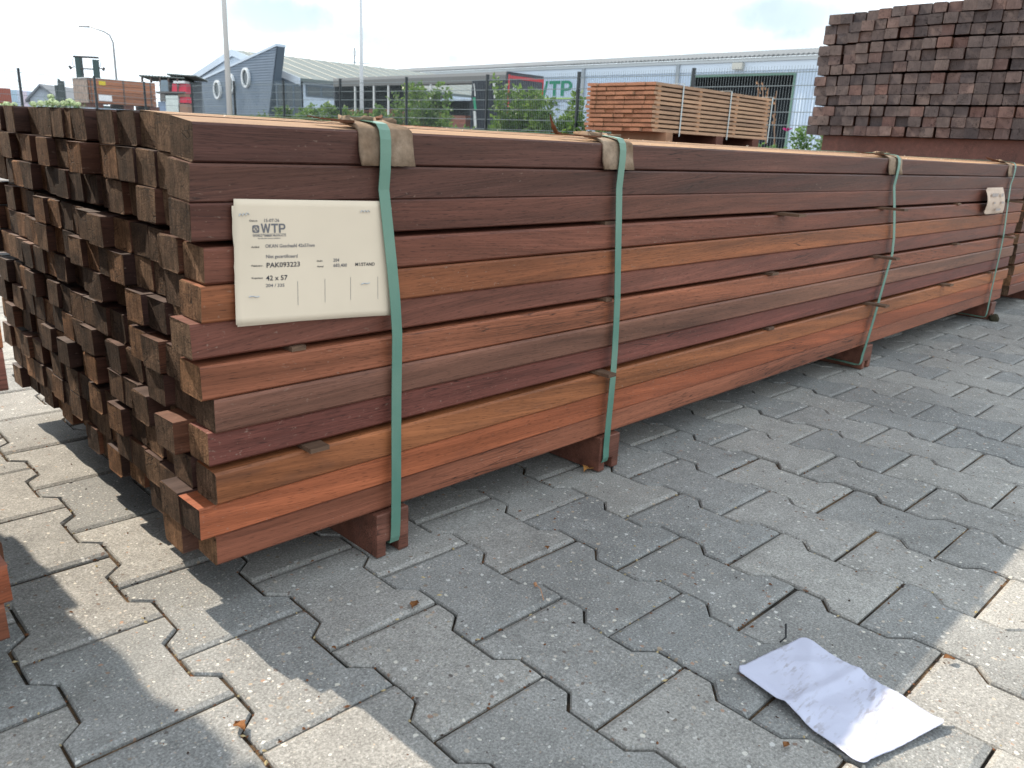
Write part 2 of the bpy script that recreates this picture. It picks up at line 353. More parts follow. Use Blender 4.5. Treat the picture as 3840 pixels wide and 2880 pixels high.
FRONT = [(0.1034, 0.0486, 0.0373), (0.1094, 0.0509, 0.0373), (0.1538, 0.0635, 0.0438), (0.2127, 0.0815, 0.0513), (0.2619, 0.0974, 0.0424), (0.1746, 0.0673, 0.047), (0.2579, 0.0945, 0.0503), (0.2243, 0.1081, 0.0696), (0.1596, 0.0556, 0.0421), (0.3106, 0.1177, 0.0478), (0.278, 0.0859, 0.0393), (0.2217, 0.082, 0.0466)]
BEAR = wood_mat('bearer_wood', (0.155, 0.066, 0.045), contrast=.9)
STRAPM = simple('strap_green', (0.20, 0.42, 0.33), 0.42, 0.45, var=.10, vs=8)
g = G('strap_green'); g.m.name = 'strap_ribbed'; v = g.coord('Object'); wv = g.tex('Wave', v, 260, bands_direction='Z'); n = g.tex('Noise', v, 6, Detail=3.0)
g.base(g.mixc('MIX', g.ramp(n.outputs[0], [(0.35, 0.0), (0.65, 1.0)]), (0.065, 0.18, 0.135), (0.135, 0.245, 0.185))).set(rough=0.4, spec=0.5); g.bump(wv.outputs[0], 0.25, 0.0006); STRAPM = g.m
def card_mat():
    g = G('cardboard'); v = g.coord('Object'); n = g.tex('Noise', v, 70, Detail=6.0, Roughness=0.7); n2 = g.tex('Noise', v, 16, Detail=4.0)
    k = g.mixc('MIX', g.ramp(n2.outputs[0], [(0.38, 0.0), (0.66, 1.0)]), (0.30, 0.225, 0.165), (0.15, 0.095, 0.06))
    k = g.mixc('MULTIPLY', 1.0, k, g.ramp(n.outputs[0], [(0.3, 0.68), (0.65, 1.2)])); g.base(k).set(rough=0.92, spec=0.1); g.bump(n.outputs[0], 0.6, 0.002); return g.m
CARD = card_mat()
CARD_D = simple('cardboard_torn', (0.13, 0.06, 0.035), 0.95, 0.1, var=.4, vs=90, bump=.6)
SPACER = wood_mat('spacer_wood', (0.13, 0.08, 0.052), contrast=.8, rough=.7)
STAPLE = simple('staple_steel', (0.45, 0.47, 0.5), 0.35, 0.5, metal=.9)

CROWN = [0, .0075, .0095, .0108] + [.0112 + .0006 * q for q in range(13)]
def pack(loc, label, group, ends, near=None, yjit=None, meshes=bat_me, rows=12, cols=17, front=FRONT, top_h=None, seed=1, bearer_x=(), bearer_h=.0715, bearer_mat=None, dark=1.0):
    r = random.Random(seed)
    root = empty('timber_pack', loc, label=label, cat='timber pack', group=group)
    for k in range(rows):
        z = ROWZ[12 - rows + k] - (.0715 if bearer_h is None else .0715 - bearer_h)
        for c in range(cols):
            x = ends(k, c, r)
            col = front[k] if c == 0 else PAL[r.randrange(5)]
            s = dark * r.uniform(.85, 1.12); col = tuple(q * s for q in col)
            y = c * .0573 + r.uniform(0, .0008) + ((yjit or {}).get((k, c), 0))
            f = (rows - k) / rows; dz = CROWN[min(c, 16)] * f
            tilt = (.115 if c == 0 else .045 if c < 3 else .008) * f ** 3
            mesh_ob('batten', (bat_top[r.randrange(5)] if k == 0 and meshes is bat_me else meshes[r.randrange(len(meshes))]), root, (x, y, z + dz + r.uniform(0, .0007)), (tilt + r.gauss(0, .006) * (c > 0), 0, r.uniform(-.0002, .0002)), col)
    return root

# measured / read-off ends of the near pack: (row, column) -> x of the end face
FX = [.3716, .3654, .3641, .3767, .3689, .3566, .3623, .3760, .3682, .3714, .3492, .3697]
SPEC = {(8, 1): .350, (10, 1): .349, (11, 1): .350}
def ends_main(k, c, r):
    q = r.gauss(0, .0085); q = max(-.011, min(.022, q + .002))
    if (k, c) in SPEC: return SPEC[(k, c)]
    if c == 0: return FX[k]
    if k == 11 and c >= 9: return .402 + q * .5 - (.015 if c == 16 else 0)
    if k == 10 and c >= 11: return .392 + q * .6
    return .371 + q + .0012 * c
def ends_plain(x0, sd=.011): return lambda k, c, r: x0 + max(-.03, min(.03, r.gauss(0, sd)))
YJ = {(7, 0): -.004, (9, 0): -.0035, (4, 0): -.0015, (0, 0): 0.0, (6, 0): -.002, (11, 0): .004, (8, 0): .002, (5, 0): .0025, (10, 0): .001, (2, 0): .0005}
main = pack((0, 0, 0), 'long strapped pack of reddish brown battens filling the foreground', None, ends_main, yjit=YJ, seed=11)

def bearer(root, x, y0, y1, z0, z1, w=.058, groove=True, mat=None):
    mb = MB()
    if groove:
        a, b = x + .0165, x + w - .0185; gz = z0 + .022
        sec = [(x, z0), (a, z0), (a, gz), (b, gz), (b, z0), (x + w, z0), (x + w, z1), (x, z1)]
        mb.prism([(p, y0, q) for p, q in sec], (0, y1 - y0, 0))
        # caps as quads so the notch stays open
        mb.f = mb.f[2:]; mb.m = mb.m[2:]
        for off in (0, 8):
            for f in ((0, 1, 2, 7), (2, 3, 6, 7), (3, 4, 5, 6)): mb.f.append(tuple(i + off for i in f)); mb.m.append(0)
    else: mb.box((x, y0, z0), (x + w, y1, z1))
    o = mb.build('bearer', mat or BEAR, root)
    bv = o.modifiers.new('b', 'BEVEL'); bv.width = .0015; bv.segments = 1; bv.limit_method = 'ANGLE'
    return o
for x in (.603, 1.114, 2.337, 3.588): bearer(main, x, -.006, .985, 0.002, .0708)

def strap(root, path, w=.0165, th=.0011, sub=1):
    """flat band following (x, y, z) points around the pack; width along x"""
    mb = MB(); P = [Vector(p) for p in path]; vs = []
    for i, p in enumerate(P):
        d = (P[min(i+1, len(P)-1)] - P[max(i-1, 0)]); d.x = 0; d.normalize(); nrm = Vector((0, d.z, -d.y))
        for sx, sn in ((-1, 0), (1, 0), (1, 1), (-1, 1)): vs.append(p + Vector((sx * w / 2, 0, 0)) + nrm * th * sn)
    fs = []
    for i in range(len(P) - 1):
        for j in range(4): fs.append((i*4+j, i*4+(j+1) % 4, (i+1)*4+(j+1) % 4, (i+1)*4+j))
    mb.add(vs, fs + [(0, 1, 2, 3), tuple(range(len(vs)-1, len(vs)-5, -1))])
    return mb.build('strap', STRAPM, root)
ZT = .6008
def strap_path(xt, xm, xb, slack=.004):
    p = [(xb, .5, .021), (xb, .05, .020), (xb, .004, .0185), (xb, -.0075, .021), (xb, -.0105, .030)]
    for i in range(11):
        t = i / 10; z = .05 + t * (.530 - .05)
        x = xb + (xm - xb) * min(1, t * 1.6) if t < .625 else xm + (xt - xm) * (t - .625) / .375
        p.append((x, -.0106 - slack * math.sin(math.pi * t) + .0012 * math.sin(9 * t + xb * 7), z))
    p += [(xt, -.0128, .555), (xt, -.0138, .575), (xt, -.0136, .592), (xt, -.0112, .603), (xt, -.0045, .6105), (xt, .006, .6125), (xt, .05, .616), (xt, .12, .6150), (xt, .5, .6185), (xt, .97, .6235), (xt, .990, .6215), (xt, .992, .4), (xt, .992, .1), (xb, .985, .022), (xb, .5, .021)]
    return p
for xt, xm, xb in ((.614, .632, .633), (1.100, 1.118, 1.128), (2.327, 2.398, 2.315), (3.470, 3.50, 3.525)): strap(main, strap_path(xt, xm, xb))

def protector(root, x0, x1, drop, seed, back=.04, top=.6012, thick=.0036):
    """bent piece of thick card over the top edge, its back end torn"""
    r = random.Random(seed); nx = 16; prof = []
    prof += [(-.0062, top - drop), (-.0050, top - drop * .6), (-.0046, top - .022), (-.0042, top - .012), (-.0034, top - .005), (-.0008, top - .0004), (.004, top + .0024), (.010, top + .0040), (.02, top + .0058), (.036, top + .0085)]
    mb = MB(); vs = []
    for i in range(nx + 1):
        t = i / nx; x = x0 + (x1 - x0) * t; bow = .0035 * (2 * t - 1) ** 2
        tear = back + r.uniform(-.014, .012) + .012 * math.sin(t * 9 + seed)
        col = []
        for (y, z) in prof: col.append((x + r.uniform(-.0004, .0004), y - (bow if z < top - .03 else 0), z + (r.uniform(-.0005, .0005) if abs(z - (top - drop)) < .002 else 0)))
        col.append((x, tear, top + .0125 + r.uniform(-.001, .003)))
        vs.append(col)
    m = len(prof) + 1; V = []; F = []
    for side in (0, 1):
        for col in vs:
            for q, (x, y, z) in enumerate(col):
                yy, zz = (y - thick, z) if (side and z < top - .012) else (y - thick * .7, z + thick * .7) if (side and q < 7) else (y, z + thick * side)
                V.append((x, yy, zz))
    n1 = (nx + 1) * m
    for s_ in (0, n1):
        for i in range(nx):
            for q in range(m - 1): F.append((s_ + i*m+q, s_ + (i+1)*m+q, s_ + (i+1)*m+q+1, s_ + i*m+q+1))
    for i in range(nx):
        for q in (0, m - 1): F.append((i*m+q, (i+1)*m+q, n1 + (i+1)*m+q, n1 + i*m+q))
    for q in range(m - 1):
        for i in (0, nx): F.append((i*m+q, i*m+q+1, n1 + i*m+q+1, n1 + i*m+q))
    mb.add(V, F); o = mb.build('corner_protector', CARD, root, smooth=True)
    return o
def shard(root, p0, p1, w, lift, seed):
    r = random.Random(seed); p0, p1 = Vector(p0), Vector(p1); mb = MB(); n = 7; vs = []
    d = (p1 - p0).normalized(); s = d.cross(Vector((0, 0, 1))).normalized()
    for i in range(n + 1):
        t = i / n; c = p0.lerp(p1, t) + Vector((0, 0, lift * t * t)); ww_ = w * (1 - t) ** .7 * r.uniform(.7, 1.15) + .0008
        for a, b in ((-1, 0), (1, 0), (1, 1), (-1, 1)): vs.append(c + s * a * ww_ / 2 + Vector((0, 0, b * .0028 * (1 - t * .6) + r.uniform(0, .0008))))
    fs = [(i*4+j, i*4+(j+1) % 4, (i+1)*4+(j+1) % 4, (i+1)*4+j) for i in range(n) for j in range(4)] + [(0, 1, 2, 3)]
    mb.add(vs, fs); o = mb.build('torn_cardboard_flap', CARD_D, root); return o
PR = [protector(main, .579, .662, .042, 1), protector(main, 1.056, 1.136, .041, 2), protector(main, 2.275, 2.366, .041, 3), protector(main, 3.41, 3.455, .041, 4, back=.04)]
shard(PR[0], (.584, .012, .609), (.535, .040, .612), .022, .002, 5)
shard(PR[0], (.640, .05, .615), (.672, .075, .616), .02, .006, 8)
shard(PR[1], (1.06, .012, .609), (.972, .034, .611), .020, .002, 6)
shard(PR[1], (.985, .030, .611), (.966, .034, .612), .018, .028, 7)
shard(PR[2], (2.28, .012, .609), (2.12, .03, .611), .03, .003, 9)
shard(PR[3], (3.41, .012, .609), (3.24, .03, .611), .035, .012, 10)

SZ = [.4670, .3330, .1990]
def spacer(x0, x1, zi, out_, tilt=0):
    mb = MB(); mb.box((0, -out_, 0), (x1 - x0, .96, .0060)); o = mb.build('spacer_strip', SPACER, main); o.location = (x0, 0, SZ[zi] - .0001 + .0003); o.rotation_euler = (0, tilt, 0)
    return o
spacer(.492, .520, 2, .018); spacer(1.090, 1.112, 2, .030); spacer(1.725, 1.753, 2, .004); spacer(2.300, 2.33, 2, .055); spacer(2.925, 2.965, 2, .03); spacer(3.46, 3.49, 2, .01)
spacer(.480, .500, 1, .001); spacer(1.098, 1.115, 1, .004); spacer(1.690, 1.72, 1, .012); spacer(2.30, 2.33, 1, .060); spacer(2.975, 3.005, 1, .012); spacer(3.52, 3.56, 1, .045)
spacer(.47, .50, 0, -.01); spacer(1.085, 1.113, 0, -.001); spacer(1.70, 1.735, 0, .050); spacer(2.28, 2.31, 0, .065); spacer(2.925, 2.955, 0, .004); spacer(3.50, 3.53, 0, .06)

# ---------------------------------------------------------------- printed sheets
PAPER = None
g = G('label_paper'); v = g.coord('Object'); n = g.tex('Noise', v, 9, Detail=3.0)
g.base(g.mixc('MULTIPLY', 1.0, (0.68, 0.575, 0.45), g.ramp(n.outputs[0], [(0.3, 0.95), (0.7, 1.04)]))).set(rough=0.8, spec=0.15); PAPER = g.m
INK = simple('print_ink', (0.045, 0.045, 0.055), 0.7, 0.1)
INK_G = simple('print_ink_grey', (0.16, 0.155, 0.165), 0.7, 0.1)
def text_mesh(body, mat, bold=0.0):
    cu = bpy.data.curves.new('printed_text', 'FONT'); cu.body = body; cu.size = 1.0; cu.offset = bold; cu.resolution_u = 2
    to = bpy.data.objects.new('tmp_text', cu); COL.objects.link(to); bpy.context.view_layer.update()
    dg = bpy.context.evaluated_depsgraph_get(); me = bpy.data.meshes.new_from_object(to.evaluated_get(dg)); bpy.data.objects.remove(to)
    me.materials.clear(); me.materials.append(mat)
    xs = [q.co.x for q in me.vertices]; ys = [q.co.y for q in me.vertices]
    return me, min(xs), max(xs), min(ys), max(ys)
def put_text(body, parent, p0, p1, h, mat, bold=0.0, nrm=None, name='printed_text'):
    """text from p0 (baseline left) to p1 (baseline right), letter height h, on the plane holding p0, p1 and up"""
    me, x0, x1, y0, y1 = text_mesh(body, mat, bold); p0, p1 = Vector(p0), Vector(p1); ex = (p1 - p0).normalized(); W_ = (p1 - p0).length
    ey = Vector((0, 0, 1)) if nrm is None else nrm.cross(ex).normalized(); ey = (ey - ex * ey.dot(ex)).normalized()
    capm = .73
    for q in me.vertices: q.co = ex * ((q.co.x - x0) / (x1 - x0) * W_) + ey * (q.co.y / capm * h)
    o = mesh_ob(name, me, parent, p0); return o
LY = -.0066
def lp(px, py): return pix(px, py, 1, LY)
def L1(x, y): return (800 + x / 2.5525, 650 + y / 2.5525)
def sheet_dy(u, v_, wave): return -wave * (v_ ** 3) * (0.5 + 0.5 * math.sin(u * 5.0 + .6)) - .35 * wave * max(0, u - .9) * 10 * v_
def sheet(parent, name, corners, y, wave, seed, tear_left=False, **k):
    r = random.Random(seed); tl, tr, br, bl = corners; nx, nz = 26, 18; mb = MB(); vs = []
    for j in range(nz + 1):
        v_ = j / nz
        for i in range(nx + 1):
            u = i / nx; p = Vector(tl).lerp(Vector(tr), u).lerp(Vector(bl).lerp(Vector(br), u), v_)
            dy = sheet_dy(u, v_, wave)
            if tear_left and i == 0: p.x += r.uniform(-.0007, .0007)
            rr = .0022
            vs.append((p.x, y + dy, p.z))
    fs = [(j*(nx+1)+i, j*(nx+1)+i+1, (j+1)*(nx+1)+i+1, (j+1)*(nx+1)+i) for j in range(nz) for i in range(nx) if not ((i in (0, nx - 1)) and (j in (0, nz - 1)) and False)]
    mb.add(vs, fs); o = mb.build(name, PAPER, parent, smooth=True, **k)
    so = o.modifiers.new('s', 'SOLIDIFY'); so.thickness = .0004; so.offset = 1
    return o
def XZ(a): q = pix(a[0], a[1], 1, -.0055); return (q.x, 0, q.z)
lab = sheet(main, 'paper_label', [XZ(L1(190, 243)), XZ(L1(1690, 268)), XZ(L1(1690, 1355)), XZ(L1(205, 1448))], -.0062, .0028, 3)
sheet(lab, 'under_sheet', [XZ(L1(176, 310)), XZ(L1(1702, 330)), XZ(L1(1672, 1330)), XZ(L1(218, 1467))], -.0058, .0027, 4, True)
lab['label'] = 'cream printed A5 label stapled to the near end of the pack'
T = [('Datum', 345, 462, 420, 462, 17, 0, INK), ('15-07-26', 485, 466, 630, 464, 30, 0, INK_G), ('WORLD TIMBER PRODUCTS', 374, 607, 695, 602, 17, .012, INK_G), ('for all your wood solutions', 428, 628, 640, 624, 11, .01, INK_G),
     ('Artikel', 361, 715, 436, 713, 18, 0, INK), ('OKAN Geschaafd 42x57mm', 496, 712, 968, 702, 32, 0, INK_G), ('Niet gecertificeerd', 503, 812, 804, 805, 32, 0, INK_G), ('Pakketnr.', 363, 894, 474, 891, 17, 0, INK),
     ('PAK093223', 507, 902, 826, 889, 45, 0, INK), ('Stuks', 988, 846, 1042, 844, 16, 0, INK), ('204', 1146, 846, 1203, 844, 30, 0, INK_G), ('Aantal', 990, 899, 1052, 898, 16, 0, INK), ('683,400', 1147, 896, 1277, 892, 30, 0, INK_G),
     ('M1/STAND', 1357, 886, 1542, 883, 30, 0, INK), ('Kopmaat', 364, 1010, 470, 1008, 17, 0, INK), ('42 x 57', 500, 1025, 706, 1018, 45, 0, INK), ('204 / 335', 497, 1088, 675, 1084, 30, 0, INK_G)]
def lw(x, y): p = L1(x, y); return pix(p[0], p[1], 1, LY)
for b, xa, ya, xb, yb, h, bold, m in T:
    a, c = lw(xa, ya), lw(xb, yb); hh = (lw(xa, ya - h) - a).length
    put_text(b, lab, a, c, hh * 1.08, m, bold + .014)
def poly_letter(ch):
    if ch == 'W': return [[(0, 1), (.2, 1), (.33, .34), (.5, 1), (.67, 1), (.83, .34), (.97, 1), (1.16, 1), (.93, 0), (.74, 0), (.585, .62), (.43, 0), (.24, 0)]]
    if ch == 'T': return [[(0, 1), (.84, 1), (.84, .80), (.53, .80), (.53, 0), (.31, 0), (.31, .80), (0, .80)]]
    if ch == 'P':
        o_ = [(0, 0), (0, 1), (.5, 1)]; i_ = []
        o_ += [(.5 + .33 * math.sin(t * math.pi / 8), .67 + .33 * math.cos(t * math.pi / 8)) for t in range(1, 8)] + [(.5, .34), (.22, .34), (.22, 0)]
        i_ = [(.22, .52), (.22, .82), (.48, .82)] + [(.48 + .15 * math.sin(t * math.pi / 4), .67 + .15 * math.cos(t * math.pi / 4)) for t in range(1, 4)] + [(.48, .52)]
        return [o_, i_]
def letters(body, parent, p0, ex, ey, h, mat, name, depth=0.0):
    x = 0; bm = bmesh.new()
    for ch in body:
        loops = poly_letter(ch); cu = bpy.data.curves.new('t', 'CURVE'); cu.dimensions = '2D'; cu.fill_mode = 'BOTH'
        for lp_ in loops:
            sp = cu.splines.new('POLY'); sp.points.add(len(lp_) - 1)
            for q, (a, b) in enumerate(lp_): sp.points[q].co = (a + x, b, 0, 1)
            sp.use_cyclic_u = True
        to = bpy.data.objects.new('tmp', cu); COL.objects.link(to); bpy.context.view_layer.update()
        me = bpy.data.meshes.new_from_object(to.evaluated_get(bpy.context.evaluated_depsgraph_get())); bpy.data.objects.remove(to)
        bm.from_mesh(me); x += {'W': 1.24, 'T': .92, 'P': .9}[ch]
    me = bpy.data.meshes.new(name); bm.to_mesh(me); bm.free(); me.materials.append(mat)
    for q in me.vertices: q.co = Vector(ex) * (q.co.x * h) + Vector(ey) * (q.co.y * h) + Vector(q.co.z * 0 * Vector(ex) if False else (0, 0, 0))
    return mesh_ob(name, me, parent, p0)
a = lw(455, 570); b = lw(692, 568); ex = (b - a).normalized(); hw = (b - a).length
letters('WTP', lab, a, ex * (hw / (3.0 * .0106)), (0, 0, 1), .0106, INK_G, 'printed_letters')
lab_l = [c for c in lab.children if c.name.startswith('printed_letters')][0]; lab_l.scale = (1, 1, 1)
# logo: rounded ring and cross beside the letters
def ring(parent, c, ex, ey, r0, r1, mat, name='printed_ring', n=28, sq=1.0):
    mb = MB(); vs = []
    for rr in (r0, r1):
        for t in range(n):
            q = t * 2 * math.pi / n; cs, sn = math.cos(q), math.sin(q); k = (abs(cs) ** sq + abs(sn) ** sq) ** (-1 / sq) if (sq > 1 and rr == r1) else 1
            vs.append(Vector(c) + Vector(ex) * cs * rr * k + Vector(ey) * sn * rr * k)
    mb.add(vs, [(t, (t+1) % n, n + (t+1) % n, n + t) for t in range(n)]); return mb.build(name, mat, parent)
c0 = lw(405, 533); rl = (lw(438, 533) - c0).length
ring(lab, c0, ex, (0, 0, 1), rl * .74, rl * 1.02, INK_G, sq=5)
ring(lab, c0, ex, (0, 0, 1), rl * .60, rl * .66, INK_G)
def bar(parent, p0, p1, w, mat, name, nrm=(0, -1, 0)):
    p0, p1 = Vector(p0), Vector(p1); d = (p1 - p0).normalized(); s = d.cross(Vector(nrm)).normalized() * w / 2
    mb = MB(); mb.add([p0 - s, p1 - s, p1 + s, p0 + s], [(0, 1, 2, 3)]); return mb.build(name, mat, parent)
for a1, a2 in (((380, 560), (430, 508)), ((382, 515), (428, 552)), ((392, 500), (420, 565))): bar(lab, lw(*a1), lw(*a2), .0006, INK_G, 'printed_line')
bar(lab, lw(374, 584), lw(695, 577), .0004, INK_G, 'printed_line')
for x, y0, y1 in ((803, 1032, 1258), (1065, 1010, 1234), (1312, 994, 1210), (1572, 988, 1202)): bar(lab, lw(x, y0), lw(x + 1, y1), .00045, INK_G, 'printed_line')
for x0, y0, x1, y1, wig in ((236, 398, 336, 385, 1), (1403, 362, 1490, 362, 1), (330, 1182, 428, 1172, 0), (1408, 1062, 1490, 1042, 0)):
    mb = MB(); a, b = lw(x0, y0), lw(x1, y1)
    pts = [a.lerp(b, t / 6) + Vector((0, -.0008, (.0012 * (1 if t % 2 else -1) if wig else .0008 * math.sin(t)))) for t in range(7)]
    mb.tube(pts, .0006, 5); mb.build('staple', STAPLE, lab)
_tl, _tr, _br, _bl = [Vector(XZ(L1(*q))) for q in ((190, 243), (1690, 268), (1690, 1355), (205, 1448))]
for ch in lab.children:
    if ch.name.startswith('under'): continue
    yb = None
    for q in ch.data.vertices:
        w = q.co + ch.location; u = max(0, min(1, (w.x - _tl.x) / (_tr.x - _tl.x))); zt = _tl.z + (_tr.z - _tl.z) * u; zb_ = _bl.z + (_br.z - _bl.z) * u; v_ = max(0, min(1, (zt - w.z) / (zt - zb_)))
        dy = -.0062 + sheet_dy(u, v_, .0028) - .0008
        if ch.name.startswith('staple'): q.co.y += (dy - .0004) - LY
        else: q.co.y = dy - ch.location.y
# far label, curled
PAPER2 = simple('weathered_paper', (0.60, 0.47, 0.38), .85, .1, var=.10, vs=30)
mb = MB(); vs = []; nx = 14
for j in range(13):
    v_ = j / 12
    for i in range(nx + 1):
        u = i / nx; x = 3.15 + .215 * u + .045 * v_ * (1) ; z = .5225 - .092 * v_
        cu = -.012 - .014 * math.sin(v_ * 3.3) * (1 - u) - .010 * u * math.sin(v_ * 2.6) - (.008 * (1 - u) if j in (0, 12) else 0)
        vs.append((x - .012 * math.sin(v_ * 3.1) * (1 - u), cu, z))
mb.add(vs, [(j*(nx+1)+i, j*(nx+1)+i+1, (j+1)*(nx+1)+i+1, (j+1)*(nx+1)+i) for j in range(12) for i in range(nx)])
lab2 = mb.build('paper_label', PAPER2, main, smooth=True); lab2['label'] = 'faded curled paper label near the far end of the pack'
so = lab2.modifiers.new('s', 'SOLIDIFY'); so.thickness = .0005
INK_F = simple('faded_ink', (0.38, 0.33, 0.31), .9, .1)
for bx, z, w_, h in ((3.19, .498, .075, .011), (3.30, .497, .03, .012), (3.23, .470, .02, .007), (3.32, .470, .035, .007), (3.27, .446, .06, .008)):
    bar(lab2, (bx, -.0295, z), (bx + w_, -.0285, z), h, INK_F, 'faded_print')

# ---------------------------------------------------------------- the other hardwood packs
nxt = pack((0, 0.004, 0), 'lower pack of brown battens just beyond the far end of the foreground pack', 'hardwood packs beside the foreground pack', ends_plain(3.835, .012), seed=23, dark=.85)
for x in (4.32, 5.2, 6.6): bearer(nxt, x, .0, .96, .002, .0708)
sp_ = [(4.355, -.013, .03), (4.34, -.008, .2), (4.33, -.008, .4), (4.33, -.008, .58), (4.33, -.004, .606), (4.33, .02, .609), (4.33, .9, .606)]
strap(nxt, [(4.355, .4, .021), (4.355, .02, .02)] + sp_)
tall = pack((0, .02, .62 + .0115), 'tall upper pack of dark battens with weathered ends facing the camera, at right', 'hardwood packs beside the foreground pack', ends_plain(3.885, .0075), seed=31, meshes=bat_me2, yjit={(k, c): (0.0 if c < 3 else 0) for k in range(12) for c in range(17)}, dark=.8)
for k in range(12):
    for c in range(17): tall.children[k * 17 + c].location.z += .020 * math.sin(math.pi * min(1, c / 15)) * ((12 - k) / 12) ** 2 - CROWN[c] * (12 - k) / 12 * .8
# ragged left edge of that pack: rows shifted sideways a little
for k, dy in enumerate((-.004, .012, .012, .018, .020, .012, .026, .022, .010, .022, .034, .030)): 
    for c in range(17): tall.children[k * 17 + c].location.y += dy * (c / 16) ** 1.0 + rnd.choice((0, 0, 0, .003, .006, -.002)) - (.004 if (c + k * 5) % 7 > 3 else 0)
TB = wood_mat('tall_bearer_wood', (0.135, 0.062, 0.050), contrast=.5)
for x in (3.93, 4.9, 6.0, 7.0): 
    o = bearer(tall, x, -.02, .935, -.0255, .0705, w=.07, groove=False, mat=TB)
def ends_left(k, c, r):
    F = [.150, .152, .150, .170, .172, .173, .128, .128, .125, .128, .149, .142]
    return (F[k] if c == 0 else .145 + r.uniform(-.012, .012)) - BL
left = pack((0, 0, 0), 'pack of brown battens entering at the left edge of the photo', 'hardwood packs beside the foreground pack', ends_left, seed=41)
for x in (-.30, -1.2, -2.4): bearer(left, x, .006, .97, .002, .0708)
left2 = pack((0, 0, .5307 + .0715), 'upper pack on the left stack whose shadow falls across the paving', 'hardwood packs beside the foreground pack', lambda k, c, r: .108 + r.uniform(-.012, .012) - BL, seed=43)
for x in (-.30, -1.2, -2.4): bearer(left2, x, .006, .97, .0002, .0708)

# ---------------------------------------------------------------- light plank pack, left of the tall pack
SC = 1.45
def far(px, py, x0=4.6):                        # points on the pack's own end plane, pushed to its distance
    q = pix(px, py, 0, x0); return CAM + (q - CAM) * SC
LP0, LP1 = far(2460, 300), far(2205, 310); zb = far(2460, 493).z; XE = LP0.x; Y0, Y1 = LP0.y, LP1.y; ZTOP = LP0.z
PINK = wood_mat('light_plank_side', None, sc=.5, contrast=.45, rough=.7)
PEND = simple('light_plank_end', (0.36, 0.17, 0.105), .9, .1, var=.25, vs=60)
pitch = (ZTOP - zb) / 11; PT = pitch * .66; ncol = 7; pw = (Y1 - Y0) / ncol; PLEN = (pix(2895, 370, 1, LP0.y).x - XE)
pk = empty('plank_pack', (XE, Y0, zb), label='pack of pale orange planks with air gaps, standing before the mesh fence', cat='timber pack')
plank_me = []
for q in range(4):
    mb = MB(); n = 8; vs = []
    for i in range(n + 1):
        x = PLEN * i / n
        for y, z in ((0, 0), (pw - .004, 0), (pw - .004, PT), (0, PT)): vs.append((x, y, z))
    mb.add(vs, [(i*4+j, (i+1)*4+j, (i+1)*4+(j+1) % 4, i*4+(j+1) % 4) for i in range(n) for j in range(4)], 0); mb.f += [(0, 1, 2, 3), (n*4+3, n*4+2, n*4+1, n*4)]; mb.m += [1, 1]
    plank_me.append(mb.mesh('plank', [PINK, PEND]))
for k in range(11):
    for c in range(ncol):
        s = rnd.uniform(.85, 1.15); mesh_ob('plank', plank_me[rnd.randrange(4)], pk, (rnd.gauss(0, .012), c * pw + rnd.uniform(0, .002), k * pitch), (0, 0, 0), (.42 * s, .27 * s, .175 * s))
for k in range(10):
    for x in (.05, PLEN * .34, PLEN * .66, PLEN - .12): MB().box((x, -.002, k * pitch + PT), (x + .05, Y1 - Y0, (k + 1) * pitch)).build('spacer_strip', PINK, pk).color = (.36, .19, .10, 1)
STRW = simple('strap_pale', (0.5, 0.55, 0.55), .5, .3)
for x in (PLEN * .20, PLEN * .60, PLEN - .01):
    MB().box((x, -.012, -.03), (x + .018, -.009, ZTOP - zb + .004)).build('strap', STRW, pk)
    MB().box((x, -.012, ZTOP - zb + .001), (x + .018, Y1 - Y0, ZTOP - zb + .004)).build('strap', STRW, pk)
BL_ = simple('pale_beam_wood', (0.36, 0.20, 0.12), .8, .2, var=.25, vs=7); BD_ = simple('dark_beam_wood', (0.13, 0.055, 0.04), .8, .2, var=.2, vs=7)
MB().box((.22, -.02, -.10), (.34, Y1 - Y0 - .18, -.002)).build('bearer', BL_, pk)
for x in (PLEN * .52, PLEN * .86): MB().box((x, -.0, -.10), (x + .14, Y1 - Y0, -.002)).build('bearer', BD_, pk)
# low packs whose tops just show over the foreground pack
def low_pack(x0, x1, y0, y1, z0, z1, label, layers, cols_, colr):
    root = empty('board_pack', ((x0 + x1) / 2, (y0 + y1) / 2, z0), label=label, cat='timber pack'); hh = (z1 - z0 - .08) / layers; wd = (y1 - y0) / cols_
    me = MB().box((0, 0, 0), (x1 - x0, wd - .004, hh - .006)).mesh('board', PINK)
    for k in range(layers):
        for c in range(cols_):
            s = rnd.uniform(.8, 1.15); mesh_ob('board', me, root, (-(x1 - x0) / 2 + rnd.gauss(0, .01), -(y1 - y0) / 2 + c * wd, .08 + k * hh), (0, 0, 0), tuple(q * s for q in colr))
    for x in (x0 + .25, x1 - .35): MB().box((x - (x0 + x1) / 2, -(y1 - y0) / 2, 0), (x - (x0 + x1) / 2 + .1, (y1 - y0) / 2, .078)).build('bearer', BD_, root)
    return root
low_pack(XE - .35, XE + 2.7, Y0 - .25, Y1 + .15, 0, zb - .103, 'low brown board pack under the pale plank pack', 8, 7, (.17, .075, .055))
a = pix(1640, 478, 0, 6.2); b = pix(1960, 497, 1, a.y - .0)
low_pack(5.6, 8.6, 6.6, 7.5, 0, .745, 'low red-brown board pack behind the first cardboard corner piece', 8, 7, (.40, .17, .11))

